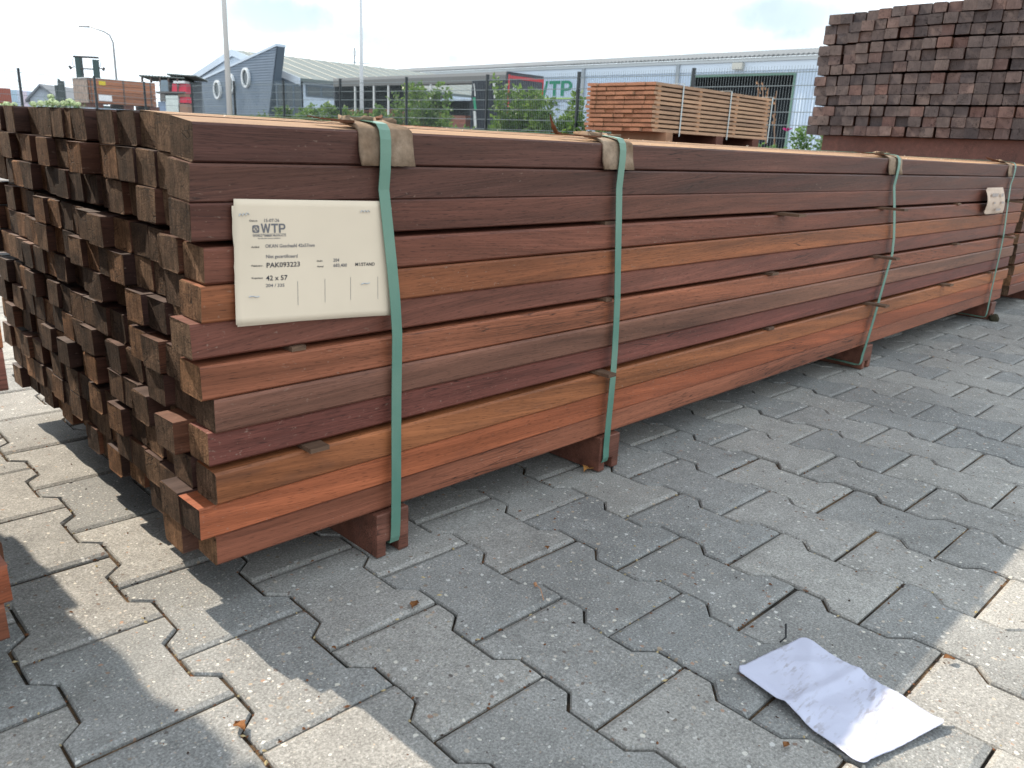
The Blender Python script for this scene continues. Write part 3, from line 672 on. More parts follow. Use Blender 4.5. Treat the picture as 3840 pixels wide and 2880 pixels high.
# ---------------------------------------------------------------- sheet of paper on the ground
def ground_paper():
    C4 = [pix(2755, 2517, 2, .002), pix(3010, 2390, 2, .002), pix(3552, 2722, 2, .002), pix(3215, 2880, 2, .002)]
    g = G('crumpled_paper'); v = g.coord('Object'); n = g.tex('Noise', v, 60, Detail=6.0, Roughness=.75)
    st = g.tex('Noise', v, 18, Detail=7.0, Roughness=.7); mpn = g.n('ShaderNodeMapping'); mpn.inputs['Scale'].default_value = (60, 240, 60); mpn.inputs['Rotation'].default_value = (0, 0, .6); g.l(v, mpn.inputs[0]); st2 = g.tex('Noise', mpn.outputs[0], 1, Detail=3.0)
    f = g.math('MULTIPLY', g.ramp(st.outputs[0], [(.48, 0.0), (.70, .8)]), g.ramp(st2.outputs[0], [(.50, 0.0), (.58, 1.0)]))
    g.base(g.mixc('MIX', g.math('MULTIPLY', f, .9), (0.47, 0.48, 0.59), (0.22, 0.18, 0.155))).set(rough=.75, spec=.15); g.bump(n.outputs[0], .25, .002)
    fr = random.Random(5); FOLDS = [(1.35, .012, .012, .0035), (1.05, -.02, .02, .002)] + [(fr.uniform(0, 3.1), fr.uniform(-.06, .06), fr.uniform(.006, .022), fr.uniform(-.0012, .0022)) for _ in range(15)]
    nx, ny = 60, 80; mb = MB(); vs = []; cen = sum(C4, Vector()) / 4
    for j in range(ny + 1):
        v_ = j / ny
        for i in range(nx + 1):
            u = i / nx
            uu, vv = u, v_
            # rounded corners
            rc = .10; ax, ay = min(uu, 1 - uu) * .13, min(vv, 1 - vv) * .2; 
            p = C4[0].lerp(C4[1], uu).lerp(C4[3].lerp(C4[2], uu), vv)
            R_ = .011
            if ax < R_ and ay < R_:
                dx, dy = R_ - ax, R_ - ay; d = math.hypot(dx, dy)
                if d > R_: 
                    k = (1 - R_ / d); q = C4[0].lerp(C4[1], .5).lerp(C4[3].lerp(C4[2], .5), .5); p = p + (q - p).normalized() * (d - R_)
            w_ = p - cen
            h = .0010 * mnoise.noise(Vector((w_.x * 30, w_.y * 30, 9)))
            for fa, fo, fw_, fh in FOLDS: h += fh * max(0, 1 - abs(w_.x * math.cos(fa) + w_.y * math.sin(fa) - fo) / fw_)
            h += .0045 * max(0, .10 - uu) / .10 * (.3 + .7 * math.sin(vv * 5.0) ** 2) + .0035 * max(0, vv - .93) / .07 * uu
            if ax < .001 or ay < .001: p = p + Vector((rnd.uniform(-.0002, .0002), rnd.uniform(-.0002, .0002), 0))
            vs.append((p.x, p.y, .0035 + max(h, -.001)))
    mb.add(vs, [(j*(nx+1)+i, j*(nx+1)+i+1, (j+1)*(nx+1)+i+1, (j+1)*(nx+1)+i) for j in range(ny) for i in range(nx)])
    o = mb.build('paper_sheet', g.m, smooth=True, label='crumpled dirty white sheet of paper lying on the paving', cat='paper')
    so = o.modifiers.new('s', 'SOLIDIFY'); so.thickness = .0004
ground_paper()

# ---------------------------------------------------------------- litter
LEAFB = simple('dry_leaf', (0.20, 0.085, 0.03), .8, .2, var=.3, vs=200); TWIG = simple('twig', (0.06, 0.04, 0.03), .8, .2)
def leaf_litter(p, s, rz, label, mat=LEAFB):
    mb = MB(); vs = []; n = 8
    for i in range(n + 1):
        t = i / n; w_ = s * .3 * math.sin(math.pi * min(1, t * .96 + .02)) * rnd.uniform(.75, 1.2)
        for q in (-1, 0, 1): vs.append(((t - .5) * s, q * w_, .003 + abs(q) * s * .12 + s * .1 * math.sin(t * 5)))
    mb.add(vs, [(i*3+q, i*3+q+1, (i+1)*3+q+1, (i+1)*3+q) for i in range(n) for q in range(2)])
    o = mb.build('fallen_leaf', mat, label=label, cat='leaf', group='dry leaves on the paving'); o.location = (p.x, p.y, .001); o.rotation_euler = (0, 0, rz)
    so = o.modifiers.new('s', 'SOLIDIFY'); so.thickness = .0004; return o
gp = lambda x, y: pix(x, y, 2, 0)
leaf_litter(gp(1555, 2278), .022, .6, 'brown curled leaf on a joint below the first strap')
leaf_litter(gp(2205, 1768), .035, .2, 'orange-brown curled leaf beside the second bearer', simple('orange_leaf', (.42, .20, .06), .8, .2, var=.2, vs=100))
leaf_litter(gp(2050, 2062), .012, 1.0, 'tiny brown leaf right of the second strap in open paving')
leaf_litter(gp(900, 2735), .020, 1.6, 'brown leaf scrap in a sunlit joint at the bottom left')
leaf_litter(gp(1252, 2440), .008, 1.6, 'pale leaf scrap between two shaded pavers below the pack')
leaf_litter(gp(3557, 2480), .016, -.7, 'orange leaf scrap in the sunlit joint right of the paper sheet')
leaf_litter(gp(3730, 2156), .008, .3, 'small orange leaf scrap at the shadow edge near the right border')
leaf_litter(gp(2946, 2805), .012, .1, 'brown leaf scrap in a joint left of the paper sheet')
mb = MB(); a, b = gp(2010, 2205), gp(2038, 2258); mb.tube([(a.x, a.y, .005), ((a.x + b.x) / 2 + .001, (a.y + b.y) / 2, .009), (b.x, b.y, .003)], .0006, 5); mb.tube([(a.x, a.y, .003), (a.x - .001, a.y + .002, .008)], .0022, 6)
mb.build('flower_stalk', simple('stalk', (.42, .22, .12), .7, .2), label='thin dry brown flower stalk lying on the paving', cat='twig')
mb = MB(); a, b = gp(2942, 2370), gp(2945, 2400); c = gp(2925, 2412); mb.tube([(a.x, a.y, .012), (b.x, b.y, .004), (c.x, c.y, .002)], .0013, 6); mb.build('bent_nail', simple('black_nail', (.02, .02, .022), .6, .3), label='short black bent nail by the upper edge of the paper sheet', cat='nail')
mb = MB(); c = gp(3725, 1205)
bm = bmesh.new(); bmesh.ops.create_icosphere(bm, subdivisions=2, radius=.019)
for q in bm.verts: q.co *= 1 + .25 * mnoise.noise(q.co * 80)
me = bpy.data.meshes.new('clod'); bm.to_mesh(me); bm.free(); me.materials.append(simple('dark_clod', (.05, .045, .03), .95, .1, var=.3, vs=100))
tag(mesh_ob('stone', me, None, (c.x, c.y, .012)), 'dark round clod on the paving near the far bearer', 'stone')
# wood crumbs, sand and chips: countless
cb = MB()
for i in range(2300):
    if i < 1150:
        k = rnd.choice((-2, -1, -1, 0, 0, 0, 0, 1, 2, 3, 4, 5, 6)); bx = k * PX + rnd.choice((-1, 1)) * PA; t = rnd.uniform(-10.5, 6) * .1
        u, w_ = bx + rnd.gauss(0, .0022), t
    elif i < 1700: u, w_ = rnd.uniform(-.3, 1.2), round(rnd.uniform(-10.5, 6)) * .1 + rnd.gauss(0, .0025)
    else: u, w_ = rnd.uniform(-.4, 3.4), rnd.uniform(-1.05, .6)
    x, y = OX + ca * u - sa * w_, OY + sa * u + ca * w_; s = rnd.uniform(.0006, .0019) * (1.0 if i > 1700 else 1.15); a = rnd.uniform(0, 6.28); z = .0008 if i > 1700 else rnd.uniform(-.004, -.001)
    d1 = Vector((math.cos(a), math.sin(a), 0)) * s * rnd.uniform(1, 2.4); d2 = Vector((-math.sin(a), math.cos(a), 0)) * s; p = Vector((x, y, z)); up = Vector((0, 0, s))
    cb.add([p - d1, p - d2, p + d1, p + d2, p + up], [(0, 1, 4), (1, 2, 4), (2, 3, 4), (3, 0, 4)], rnd.choice((0, 0, 1, 2)))
me = cb.raw('paving_debris', [simple('crumb_brown', (.16, .07, .035), .9, .1), simple('crumb_straw', (.42, .33, .18), .9, .1), simple('crumb_dark', (.05, .035, .03), .9, .1)])
tag(mesh_ob('paving_debris', me), 'wood crumbs and grit scattered over the paving joints', 'debris', kind='stuff')
# seed fluff and shavings on top of the pack
fb = MB()
for i in range(46):
    x, y = rnd.uniform(.45, 3.4), rnd.uniform(.0, .5); s = rnd.uniform(.0015, .005)
    for q in range(5):
        d = Vector((rnd.gauss(0, 1), rnd.gauss(0, 1), abs(rnd.gauss(0, 1)))).normalized() * s; p = Vector((x, y, .6025 + .012 * min(1, y / .15))); e = Vector((rnd.gauss(0, 1), rnd.gauss(0, 1), 0)).normalized() * s * .18
        fb.add([p - e, p + e, p + d], [(0, 1, 2)])
tag(mesh_ob('seed_fluff', fb.raw('seed_fluff', simple('fluff', (.75, .70, .62), .9, .1))), 'pale seed fluff and shavings lying on the pack top', 'debris', kind='stuff')

# ---------------------------------------------------------------- mesh fence
POST = simple('fence_post_paint', (0.022, 0.028, 0.033), .5, .4); WIRE = simple('fence_wire', (0.17, 0.20, 0.21), .4, .6)
fence_pts = [(12.65, 2.4), (12.63, 4.9), (12.60, 7.45), (12.52, 10.0), (12.42, 12.5), (12.32, 15.2), (12.15, 17.75), (11.95, 20.25), (11.72, 22.7), (11.55, 25.2)]
fenceB = [(11.55, 25.2), (10.9, 27.3), (9.10, 26.45), (6.85, 25.6), (4.6, 24.75), (2.35, 23.9)]
def fence(pts, label, top, skip_first=False):
    root = empty('mesh_fence', (pts[0][0], pts[0][1], 0), label=label, cat='fence'); o0 = Vector((pts[0][0], pts[0][1], 0))
    for i, (x, y) in enumerate(pts):
        if not (skip_first and i == 0):
            mb = MB(); mb.box((x - .03, y - .02, 0), (x + .03, y + .02, top)); mb.box((x - .033, y - .023, top), (x + .033, y + .023, top + .012)); 
            o = mb.build('post', POST, root); o.location = -o0
            cl = MB()
            for z in (.45, 1.0, 1.62): cl.box((x - .045, y - .026, z), (x + .0, y + .026, z + .035)); 
            c_ = cl.build('clamp', POST, o)
        if i + 1 < len(pts):
            a, b = Vector((x, y, 0)), Vector((*pts[i+1], 0)); d = b - a; n = int(d.length / .05); nr = d.normalized().cross(Vector((0, 0, 1))); mb = MB(); t = .0019
            for k in range(1, n):
                p = a + d * (k / n) + nr * .0; e = d.normalized() * t; f = nr * t
                vs_ = [p - e - f, p + e - f, p + e + f, p - e + f]; mb.add([v + Vector((0, 0, .06)) for v in vs_] + [v + Vector((0, 0, top - .0)) for v in vs_], [(0, 1, 5, 4), (1, 2, 6, 5), (2, 3, 7, 6), (3, 0, 4, 7)])
            for z in [.08 + .2 * q for q in range(10)]:
                if z > top: break
                for s_ in (-1, 1):
                    c = nr * s_ * .0075; h = Vector((0, 0, .0055)); f = nr * .0035
                    mb.add([a + c - f + Vector((0, 0, z)) - h, b + c - f + Vector((0, 0, z)) - h, b + c - f + Vector((0, 0, z)) + h, a + c - f + Vector((0, 0, z)) + h,
                            a + c + f + Vector((0, 0, z)) - h, b + c + f + Vector((0, 0, z)) - h, b + c + f + Vector((0, 0, z)) + h, a + c + f + Vector((0, 0, z)) + h],
                           [(0, 1, 2, 3), (4, 7, 6, 5), (3, 2, 6, 7), (0, 4, 5, 1)])
            me = mb.raw('wire_panel', WIRE); o = mesh_ob('wire_panel', me, root, -o0)
    return root
fence(fence_pts, 'dark double-wire mesh fence running along behind the stacks to the right', 1.98)
fence(fenceB, 'dark mesh fence section turning left past the brown timber stack', 1.98, True)

# ---------------------------------------------------------------- foliage
def leaf_mat(name, c1, c2):
    g = G(name); geo = g.n('ShaderNodeNewGeometry'); n = g.tex('Noise', geo.outputs['Position'], 3.2, Detail=3.0); n2 = g.tex('WhiteNoise', geo.outputs['Position'], 1.0) if False else g.tex('Noise', geo.outputs['Position'], 28.0, Detail=1.0)
    k = g.mixc('MIX', g.ramp(g.math('ADD', g.math('MULTIPLY', n.outputs[0], .5), g.math('MULTIPLY', n2.outputs[0], .5)), [(.38, 0.0), (.62, 1.0)]), c1, c2)
    g.base(k).set(rough=.5, spec=.3)
    tr = g.n('ShaderNodeBsdfTranslucent'); g.l(k, tr.inputs[0]); mx_ = g.n('ShaderNodeMixShader'); mx_.inputs[0].default_value = .42
    o_ = [q for q in g.t.nodes if q.type == 'OUTPUT_MATERIAL'][0]; g.l(g.b.outputs[0], mx_.inputs[1]); g.l(tr.outputs[0], mx_.inputs[2]); g.l(mx_.outputs[0], o_.inputs[0]); return g.m
LEAF1 = leaf_mat('shrub_leaf', (0.045, 0.105, 0.022), (0.16, 0.25, 0.05)); LEAF2 = leaf_mat('rose_leaf', (0.05, 0.12, 0.03), (0.15, 0.25, 0.07)); STEM = simple('stem', (.10, .08, .05), .8, .2)
def shrub(x, y, h, w, label, mat=LEAF1, n=900, ls=.05, name='shrub', cat='shrub', group='shrubs along the mesh fence', spikes=8):
    root = empty(name, (x, y, 0), label=label, cat=cat, group=group); st = MB(); lf = MB(); r = random.Random(int(x * 100 + y * 77))
    tips = []
    for s in range(spikes):
        a = r.uniform(0, 6.28); rr = w * math.sqrt(r.random()) * .9; top = Vector((math.cos(a) * rr, math.sin(a) * rr, h * r.uniform(.55, 1.0))); base = Vector((math.cos(a) * rr * .3, math.sin(a) * rr * .3, 0))
        mid = base.lerp(top, .5) + Vector((r.gauss(0, .05), r.gauss(0, .05), 0)); st.tube([base, mid, top], [.012, .008, .003], 5); tips.append((base, mid, top))
    for i in range(n):
        b_, m_, t_ = tips[r.randrange(spikes)]; t = r.random() ** .7; p = (b_.lerp(m_, t * 2) if t < .5 else m_.lerp(t_, t * 2 - 1)); sp = w * .34 * (1.15 - t) + .035
        p = p + Vector((r.gauss(0, sp * .6), r.gauss(0, sp * .6), r.gauss(0, .04)))
        if p.z < .02: continue
        d = Vector((r.gauss(0, 1), r.gauss(0, 1), r.gauss(.35, .6))).normalized(); e = d.cross(Vector((r.gauss(0, 1), r.gauss(0, 1), r.gauss(0, 1)))).normalized(); L_ = ls * r.uniform(.6, 1.3)
        lf.add([p, p + d * L_ * .45 + e * L_ * .3, p + d * L_, p + d * L_ * .45 - e * L_ * .3], [(0, 1, 2, 3)])
    st.build('stem', STEM, root); o = mesh_ob('foliage', lf.raw('foliage', mat), root); return root
shr = [(12.95, 8.2, 1.0, .5), (13.2, 9.3, 1.55, .45), (13.1, 10.3, 1.15, .55), (13.2, 11.3, 1.5, .5), (13.3, 12.4, 1.75, .42), (13.5, 13.2, .95, .5), (13.4, 14.6, .9, .5), (13.4, 15.7, 1.75, .5), (13.3, 16.6, 1.5, .6), (13.3, 17.7, 1.05, .6), (13.2, 18.8, 1.25, .6), (13.0, 20.0, 1.2, .6), (12.9, 21.2, 1.15, .55), (12.7, 22.3, .95, .5), (12.6, 23.3, .95, .45)]
SW = ['tall', 'low', 'bushy', 'slim', 'yellowish', 'dense']
SL = ['low green shrub behind the pale plank pack', 'tall leafy shrub immediately left of the pale plank pack', 'broad shrub below the large green letters', 'pointed shrub before the right end of the dark trailer',
      'tallest pointed shrub before the open trailer curtain', 'low shrub left of the pointed shrubs by the trailer curtain', 'low dark green shrub in front of the dark hall door', 'tall shrub with yellowish tips in front of the blue shutter',
      'wide shrub beside the pale wooden stake of the trailer', 'rounded shrub right of the tall grey lamp post', 'shrub at the foot of the lamp post by the trailer end', 'shrub below the wide window of the blue-grey building',
      'shrub before the glass corner of the blue-grey building', 'small shrub at the tip of the slanted grey wall', 'last small shrub at the left end of the row']
for (x, y, h, w), lb in zip(shr, SL): shrub(x, y, h * 1.16, w * 1.5, lb, n=3600, ls=.105, spikes=16)
rose = shrub(13.0, 5.15, 1.06, .55, 'rose shrub with a single pink flower between plank pack and tall pack', LEAF2, n=2600, ls=.08, name='rose_bush', spikes=16)
shrub(13.1, 6.35, .86, .5, 'low rose shrub partly hidden behind the right end of the plank pack', LEAF2, n=2000, ls=.08, name='rose_bush', spikes=14)
PK = simple('rose_petal', (.62, .05, .30), .6, .2)
fl = MB(); c = pix(2952, 493, 0, 12.85)
for i in range(14):
    a = i * 2.4; q = Vector((math.cos(a), math.sin(a), .3)) * (.02 + .004 * i); fl.add([Vector((0, 0, 0)), q + Vector((.03, 0, .03)), q * 1.5 + Vector((0, 0, .03)), q + Vector((-.01, .03, .02))], [(0, 1, 2, 3)])
o = mesh_ob('flower', fl.raw('flower', PK), rose, (c.x - 13.0, c.y - 5.15, c.z))
# dry stems by the hall door
ds = MB()
for px, y0, y1 in ((2845, 312, 470), (2880, 330, 480), (2912, 340, 500), (2860, 315, 380)):
    a, b = pix(px, y0, 0, 13.3), pix(px - 8, y1 + 60, 0, 13.3); m = a.lerp(b, .45) + Vector((0, rnd.uniform(-.05, .05), 0)); ds.tube([b, m, a], [.012, .01, .006], 5)
    for q in range(9): p = a.lerp(b, rnd.random() * .6) + Vector((0, rnd.gauss(0, .02), 0)); ds.add([p, p + Vector((0, .03, .04)), p + Vector((.01, .05, .01)), p + Vector((0, .02, -.02))], [(0, 1, 2, 3)])
tag(mesh_ob('dry_plant', ds.raw('dry_plant', simple('dry_plant', (.30, .17, .10), .8, .2))), 'tall dry brown plant stems in front of the dark hall doorway', 'plant')
# hydrangea by the left fence
HY = simple('hydrangea_petal', (.52, .60, .34), .7, .2, var=.25, vs=30); 
def hydrangea(heads, label, X):
    r = random.Random(len(heads)); c0 = pix(heads[0][0] / 3.072, 200 + heads[0][1] / 3.072, 0, X); root = empty('hydrangea', (c0.x, c0.y, 0), label=label, cat='flowering shrub', group='pale hydrangeas behind the pack')
    st = MB(); lf = MB()
    for hx, hy, hr in heads:
        p = pix(hx / 3.072, 200 + hy / 3.072, 0, X) - Vector((c0.x, c0.y, 0)); R_ = hr / 3.072 / FPX * (p + Vector((c0.x, c0.y, 0)) - CAM).dot(FW)
        st.tube([(p.x * .6, p.y * .6, 0), p], [.012, .008], 5); fb_ = MB()
        for i in range(150):
            d = Vector((r.gauss(0, 1), r.gauss(0, 1), r.gauss(.2, 1))).normalized(); e = d.cross(Vector((r.gauss(0, 1), r.gauss(0, 1), 1))).normalized(); f = d.cross(e); q = p + Vector((d.x, d.y, d.z * .8)) * R_ * r.uniform(.85, 1); s = R_ * .2
            fb_.add([q - e * s, q - f * s, q + e * s, q + f * s], [(0, 1, 2, 3)])
        mesh_ob('flower_head', fb_.raw('flower_head', HY), root)
        for i in range(60):
            q = p + Vector((r.gauss(0, R_ * 1.2), r.gauss(0, R_ * 1.2), -abs(r.gauss(R_, R_ * 1.3)))); d = Vector((r.gauss(0, 1), r.gauss(0, 1), r.gauss(0, .5))).normalized() * R_ * .7; e = d.cross(Vector((0, 0, 1))) * .4; lf.add([q, q + d * .5 + e, q + d, q + d * .5 - e], [(0, 1, 2, 3)])
    st.build('stem', STEM, root); mesh_ob('foliage', lf.raw('foliage', LEAF2), root)
hydrangea([(585, 500, 38), (545, 570, 34), (605, 560, 50), (655, 575, 36)], 'hydrangea with the largest cluster of cream heads, below the gable house', 5.0)
hydrangea([(735, 578, 40), (805, 560, 48), (850, 575, 34), (905, 585, 30)], 'hydrangea with cream heads at the foot of the brown timber stack', 6.0)
hydrangea([(385, 585, 40), (475, 578, 42)], 'hydrangea with two cream heads side by side right of the fence post', 4.0)
hydrangea([(5, 610, 36), (80, 592, 46), (165, 590, 34)], 'hydrangea with three cream heads at the left border', 2.4)

# ---------------------------------------------------------------- background
METAL = simple('galvanised', (.42, .43, .44), .45, .5, metal=.4)
def lamp_post(path, rads, label, arm=None, mat=METAL, lampdir=None):
    b = Vector(path[0]); root = empty('street_lamp', (b.x, b.y, 0), label=label, cat='street lamp'); mb = MB(); mb.tube([Vector(p) - Vector((b.x, b.y, 0)) for p in path], rads, 12); mb.build('pole', mat, root, smooth=True)
    e = Vector(path[-1]) - Vector((b.x, b.y, 0)); d = (Vector(path[-1]) - Vector(path[-2])); d.z = 0; d.normalize(); s = d.cross(Vector((0, 0, 1))) * .09
    MB().prism([e - s, e + s, e + s * .6 + d * .55, e - s * .6 + d * .55], (0, 0, -.07)).build('lamp_head', mat, root)
q0 = pix(437, 300, 0, 20.0)
def D(px, py, dep): return CAM + ray(px, py) * dep
b = D(437, 300, 45); t = D(424, 165, 45)
kz = b.z; xy = (b.x, b.y)
dirv = (D(331, 123, 45) - D(418, 142, 45)); dirv.z = 0
top = 5.05 + .6
lamp_post([(b.x, b.y, 0), (b.x, b.y, 4.4), (b.x, b.y, 5.0)] + [(b.x + dirv.x * .12, b.y + dirv.y * .12, 5.38), (b.x + dirv.x * .35, b.y + dirv.y * .35, 5.55), (b.x + dirv.x * 1.0, b.y + dirv.y * 1.0, 5.80)], [.07, .055, .05, .045, .04, .035], 'distant lamp post with a curved arm at the left of the sky', mat=simple('lamp_grey', (.28, .27, .27), .5, .4))
b = D(862, 425, 23.5)
lamp_post([(b.x, b.y, 0), (b.x, b.y, 4.5), (b.x, b.y, 9.0), (b.x - .5, b.y + .6, 9.3)], [.085, .066, .05, .04], 'thick pale grey lamp post in front of the blue-grey building', mat=simple('lamp_pale', (.55, .53, .52), .5, .4))
b = D(1357, 470, 33)
lamp_post([(b.x, b.y, 0), (b.x, b.y, 4.5), (b.x, b.y, 5.9), (b.x - .12, b.y + .12, 6.2), (b.x - .6, b.y + .6, 6.5), (b.x - 1.2, b.y + 1.2, 6.6)], [.085, .07, .06, .055, .05, .045], 'slim white lamp post in front of the trailer', mat=simple('lamp_white', (.72, .73, .75), .5, .4))

def corr_mat(name, c, freq, axis='Y', depth=.25, c2=None):
    g = G(name); v = g.coord('Object'); w_ = g.tex('Wave', v, freq, bands_direction=axis); n = g.tex('Noise', v, .5, Detail=4.0)
    k = g.mixc('MULTIPLY', 1.0, c, g.ramp(n.outputs[0], [(.3, .93), (.7, 1.04)])); g.base(k).set(rough=.5, spec=.35); g.bump(w_.outputs[0], .6, depth * .2); return g.m
WHITE = simple('white_cladding', (.60, .67, .76), .5, .3, var=.05, vs=.4); DARKIN = simple('dark_interior', (.022, .026, .032), .8, .2, var=.3, vs=.5)
# --- hall with green lettering (long side parallel to the Y axis at x = 61.5)
HX = 61.5
hall = empty('warehouse', (HX, 50, 0), label='long white corrugated warehouse with large green WTP lettering', cat='warehouse')
def hb(name, mat, a, b, parent=None, smooth=False):                         # box in world coordinates under the hall
    mb = MB(); mb.box(a, b); o = mb.build(name, mat, parent or hall)
    if parent is None: o.location = (-HX, -50, 0)
    else: o.location = (0, 0, 0)
    return o
openings = [(30.6, 39.7, 6.66), (62.9, 74.8, 4.9), (84.9, 93.0, 4.6)]
# wall pieces round the openings, ribbed
CORR = corr_mat('corrugated_white', (.55, .64, .76), 1.0)
def rib_wall(y0, y1, z0, z1, mat, name='wall_panel', pitch=.25, X=HX):
    mb = MB(); n = max(1, int((y1 - y0) / pitch)); vs = []; fs = []
    prof = [(0, 0), (.45, 0), (.55, -.05), (.9, -.05)]
    ys = [(y0 + (i + f) * (y1 - y0) / n, d) for i in range(n) for f, d in prof] + [(y1, 0)]
    for y, d in ys: vs += [(X + d, y, z0), (X + d, y, z1)]
    fs = [(2*i, 2*i+2, 2*i+3, 2*i+1) for i in range(len(ys) - 1)]; mb.add(vs, fs); me = mb.raw(name, mat); o = mesh_ob(name, me, hall, (-HX, -50, 0)); return o
edges = [10, 30.6, 39.7, 62.9, 74.8, 84.9, 93.0, 96]
ZW = 7.05
for y0, y1 in ((10, 30.6), (39.7, 62.9), (74.8, 84.9), (93.0, 96)): rib_wall(y0, y1, 0, ZW, CORR)
for y0, y1, zt in openings:
    rib_wall(y0, y1, zt, ZW, CORR) if ZW - zt > .1 else None
    hb('door_recess', DARKIN, (HX + 3, y0 - .5, 0), (HX + 3.1, y1 + .5, zt + .4)); hb('door_soffit', DARKIN, (HX + .3, y0 - .5, zt + .3), (HX + 3, y1 + .5, zt + .38))
    hb('door_side', DARKIN, (HX + .05, y0 - .15, 0), (HX + 3, y0 - .1, zt + .3)); hb('door_side', DARKIN, (HX + .05, y1 + .1, 0), (HX + 3, y1 + .15, zt + .3))
GRN = simple('door_frame_green', (.12, .22, .17), .5, .4); GREY = simple('column_grey', (.30, .33, .36), .5, .4)
hb('door_frame', GRN, (HX - .10, 39.7, 0), (HX - .02, 39.86, 6.8)); hb('door_frame', GRN, (HX - .10, 30.44, 0), (HX - .02, 30.6, 6.8)); hb('door_frame', GRN, (HX - .10, 30.6, 6.66), (HX - .02, 39.7, 6.82))
DK = simple('dark_slat', (.035, .038, .045), .6, .3)
rib_wall(62.9, 68.5, 0, 4.9, DK, 'sliding_door', .5, HX + .4)
hb('fascia', WHITE, (HX - .12, 10, ZW), (HX + .1, 96, 7.72)); hb('gutter', simple('gutter', (.55, .58, .60), .5, .3), (HX - .25, 10, 7.73), (HX + .05, 96, 8.0))
for y in (41.2, 51.8, 62.3, 74.2, 84.3): hb('downpipe', GREY, (HX - .27, y - .16, 0), (HX - .13, y + .16, 7.72))
SHUT = simple('blue_shutter', (.18, .24, .34), .5, .4)
hb('shutter', SHUT, (HX - .15, 78.5, 0), (HX - .06, 83.5, 4.6)); hb('vent_grille', SHUT, (HX - .16, 76.5, 7.1), (HX - .125, 83.4, 7.6))
# roof of corrugated fibre cement with its wavy edge
rm = MB(); n = 420; vs = []
for i in range(n + 1):
    y = 10 + 86 * i / n; dz = .05 * (1 if i % 2 else -1); vs += [(HX - .45, y, 8.05 + dz), (HX + 14, y, 10.2 + dz)]
rm.add(vs, [(2*i, 2*i+2, 2*i+3, 2*i+1) for i in range(n)]); o = mesh_ob('roof', rm.raw('roof', simple('fibre_cement', (.24, .25, .26), .8, .2, var=.15, vs=.5)), hall, (-HX, -50, 0)); so = o.modifiers.new('s', 'SOLIDIFY'); so.thickness = .09
fl_ = hb('floodlight', simple('floodlight_grey', (.45, .45, .42), .5, .3), (HX - .55, pix(2775, 262, 0, HX).y - .45, 7.15), (HX - .13, pix(2775, 262, 0, HX).y + .45, 7.65))
# lettering on the wall, facing -X: reading direction runs toward -Y
GREEN = simple('sign_green', (.01, .22, .12), .5, .3); SGREY = simple('sign_grey', (.20, .24, .30), .5, .3); LIME = simple('sign_lime', (.32, .50, .12), .5, .3)
SX = HX - .075
tl, tr_, pr = pix(2060.5, 304, 0, SX), pix(2099, 304, 0, SX), pix(2147, 304, 0, SX); zt_, zb_ = tl.z, pix(2104, 360, 0, SX).z
h = zt_ - zb_; kx = (tl.y - pr.y) / ((.92 + .83) * h)
o = letters('WTP', hall, (SX - HX, tl.y + 1.24 * h * kx - 50, zb_), (0, -kx, 0), (0, 0, 1), h, GREEN, 'sign_letters')
yl = tl.y + 1.24 * h * kx + 1.9; yr = pr.y
hb('sign_underline', LIME, (SX - .02, yr, zb_ - .28), (SX - .005, yl, zb_ - .16))
zc = pix(2145, 384, 0, SX).z
put_text('WORLD TIMBER PRODUCTS', hall, (SX - HX, yl - 50, zc), (SX - HX, yr - 50, zc), .36, SGREY, .02, name='sign_text')
zc2 = pix(2110, 399, 0, SX).z
put_text('for all your wood solutions', hall, (SX - HX, yl - .9 - 50, zc2), (SX - HX, yr + .9 - 50, zc2), .24, SGREY, 0, name='sign_text')

# --- curtain-side trailer at x 28.7..31.2, y 28.6..43.6
tX, tY = 28.7, 28.6
tr = empty('trailer', (tX, tY, 0), label='long black curtain-side trailer parked open in front of the warehouse', cat='trailer')
def tb(name, mat, a, b, parent=None): mb = MB(); mb.box(a, b); return mb.build(name, mat, parent or tr)
BLK = simple('trailer_black', (.03, .032, .045), .45, .4, var=.1, vs=1); RED = simple('red_edge', (.45, .02, .03), .5, .4); TG = simple('trailer_grey', (.27, .27, .27), .5, .4); TW = simple('stake_white', (.62, .64, .64), .6, .3)
tb('deck', BLK, (0, 0, 1.05), (2.5, 15.2, 1.25)); tb('roof', TG, (-.02, .1, 3.78), (2.52, 15.25, 3.93)); tb('roof_rail', simple('rail_dark', (.14, .14, .14), .6, .3), (-.03, .1, 3.45), (.03, 15.2, 3.78)); tb('roof_rail', TG, (2.47, .1, 3.62), (2.53, 15.2, 3.78))
def end_panel():
    mb = MB(); n = 26
    for i in range(n): mb.box((.02 + i * 2.46 / n, -.04 - (.015 if i % 2 else 0), 1.0), (.02 + (i + 1) * 2.46 / n, .06, 3.92))
    return mb.build('end_wall', BLK, tr)
ew = end_panel()
tb('edge_trim', RED, (0.0, -.075, 1.0), (.10, -.058, 3.80)); tb('edge_trim', RED, (2.42, -.075, 1.0), (2.5, -.058, 3.80)); tb('edge_trim', RED, (0.10, -.075, 3.62), (2.42, -.058, 3.76))
EMB = simple('emblem_white', (.5, .52, .52), .5, .3)
ring(tr, (.52, -.078, 3.10), (1, 0, 0), (0, 0, 1), .16, .22, EMB, 'emblem'); ring(tr, (.52, -.078, 3.10), (1, 0, 0), (0, 0, 1), .03, .09, EMB, 'emblem'); 
tb('green_stripe', GREEN, (1.72, -.08, 2.2), (1.80, -.06, 3.25))
put_text('solutions', tr, (1.99, -.08, 1.25), (1.99, -.08, 2.55), .13, EMB, .01, nrm=Vector((0, -1, 0)), name='trailer_text')
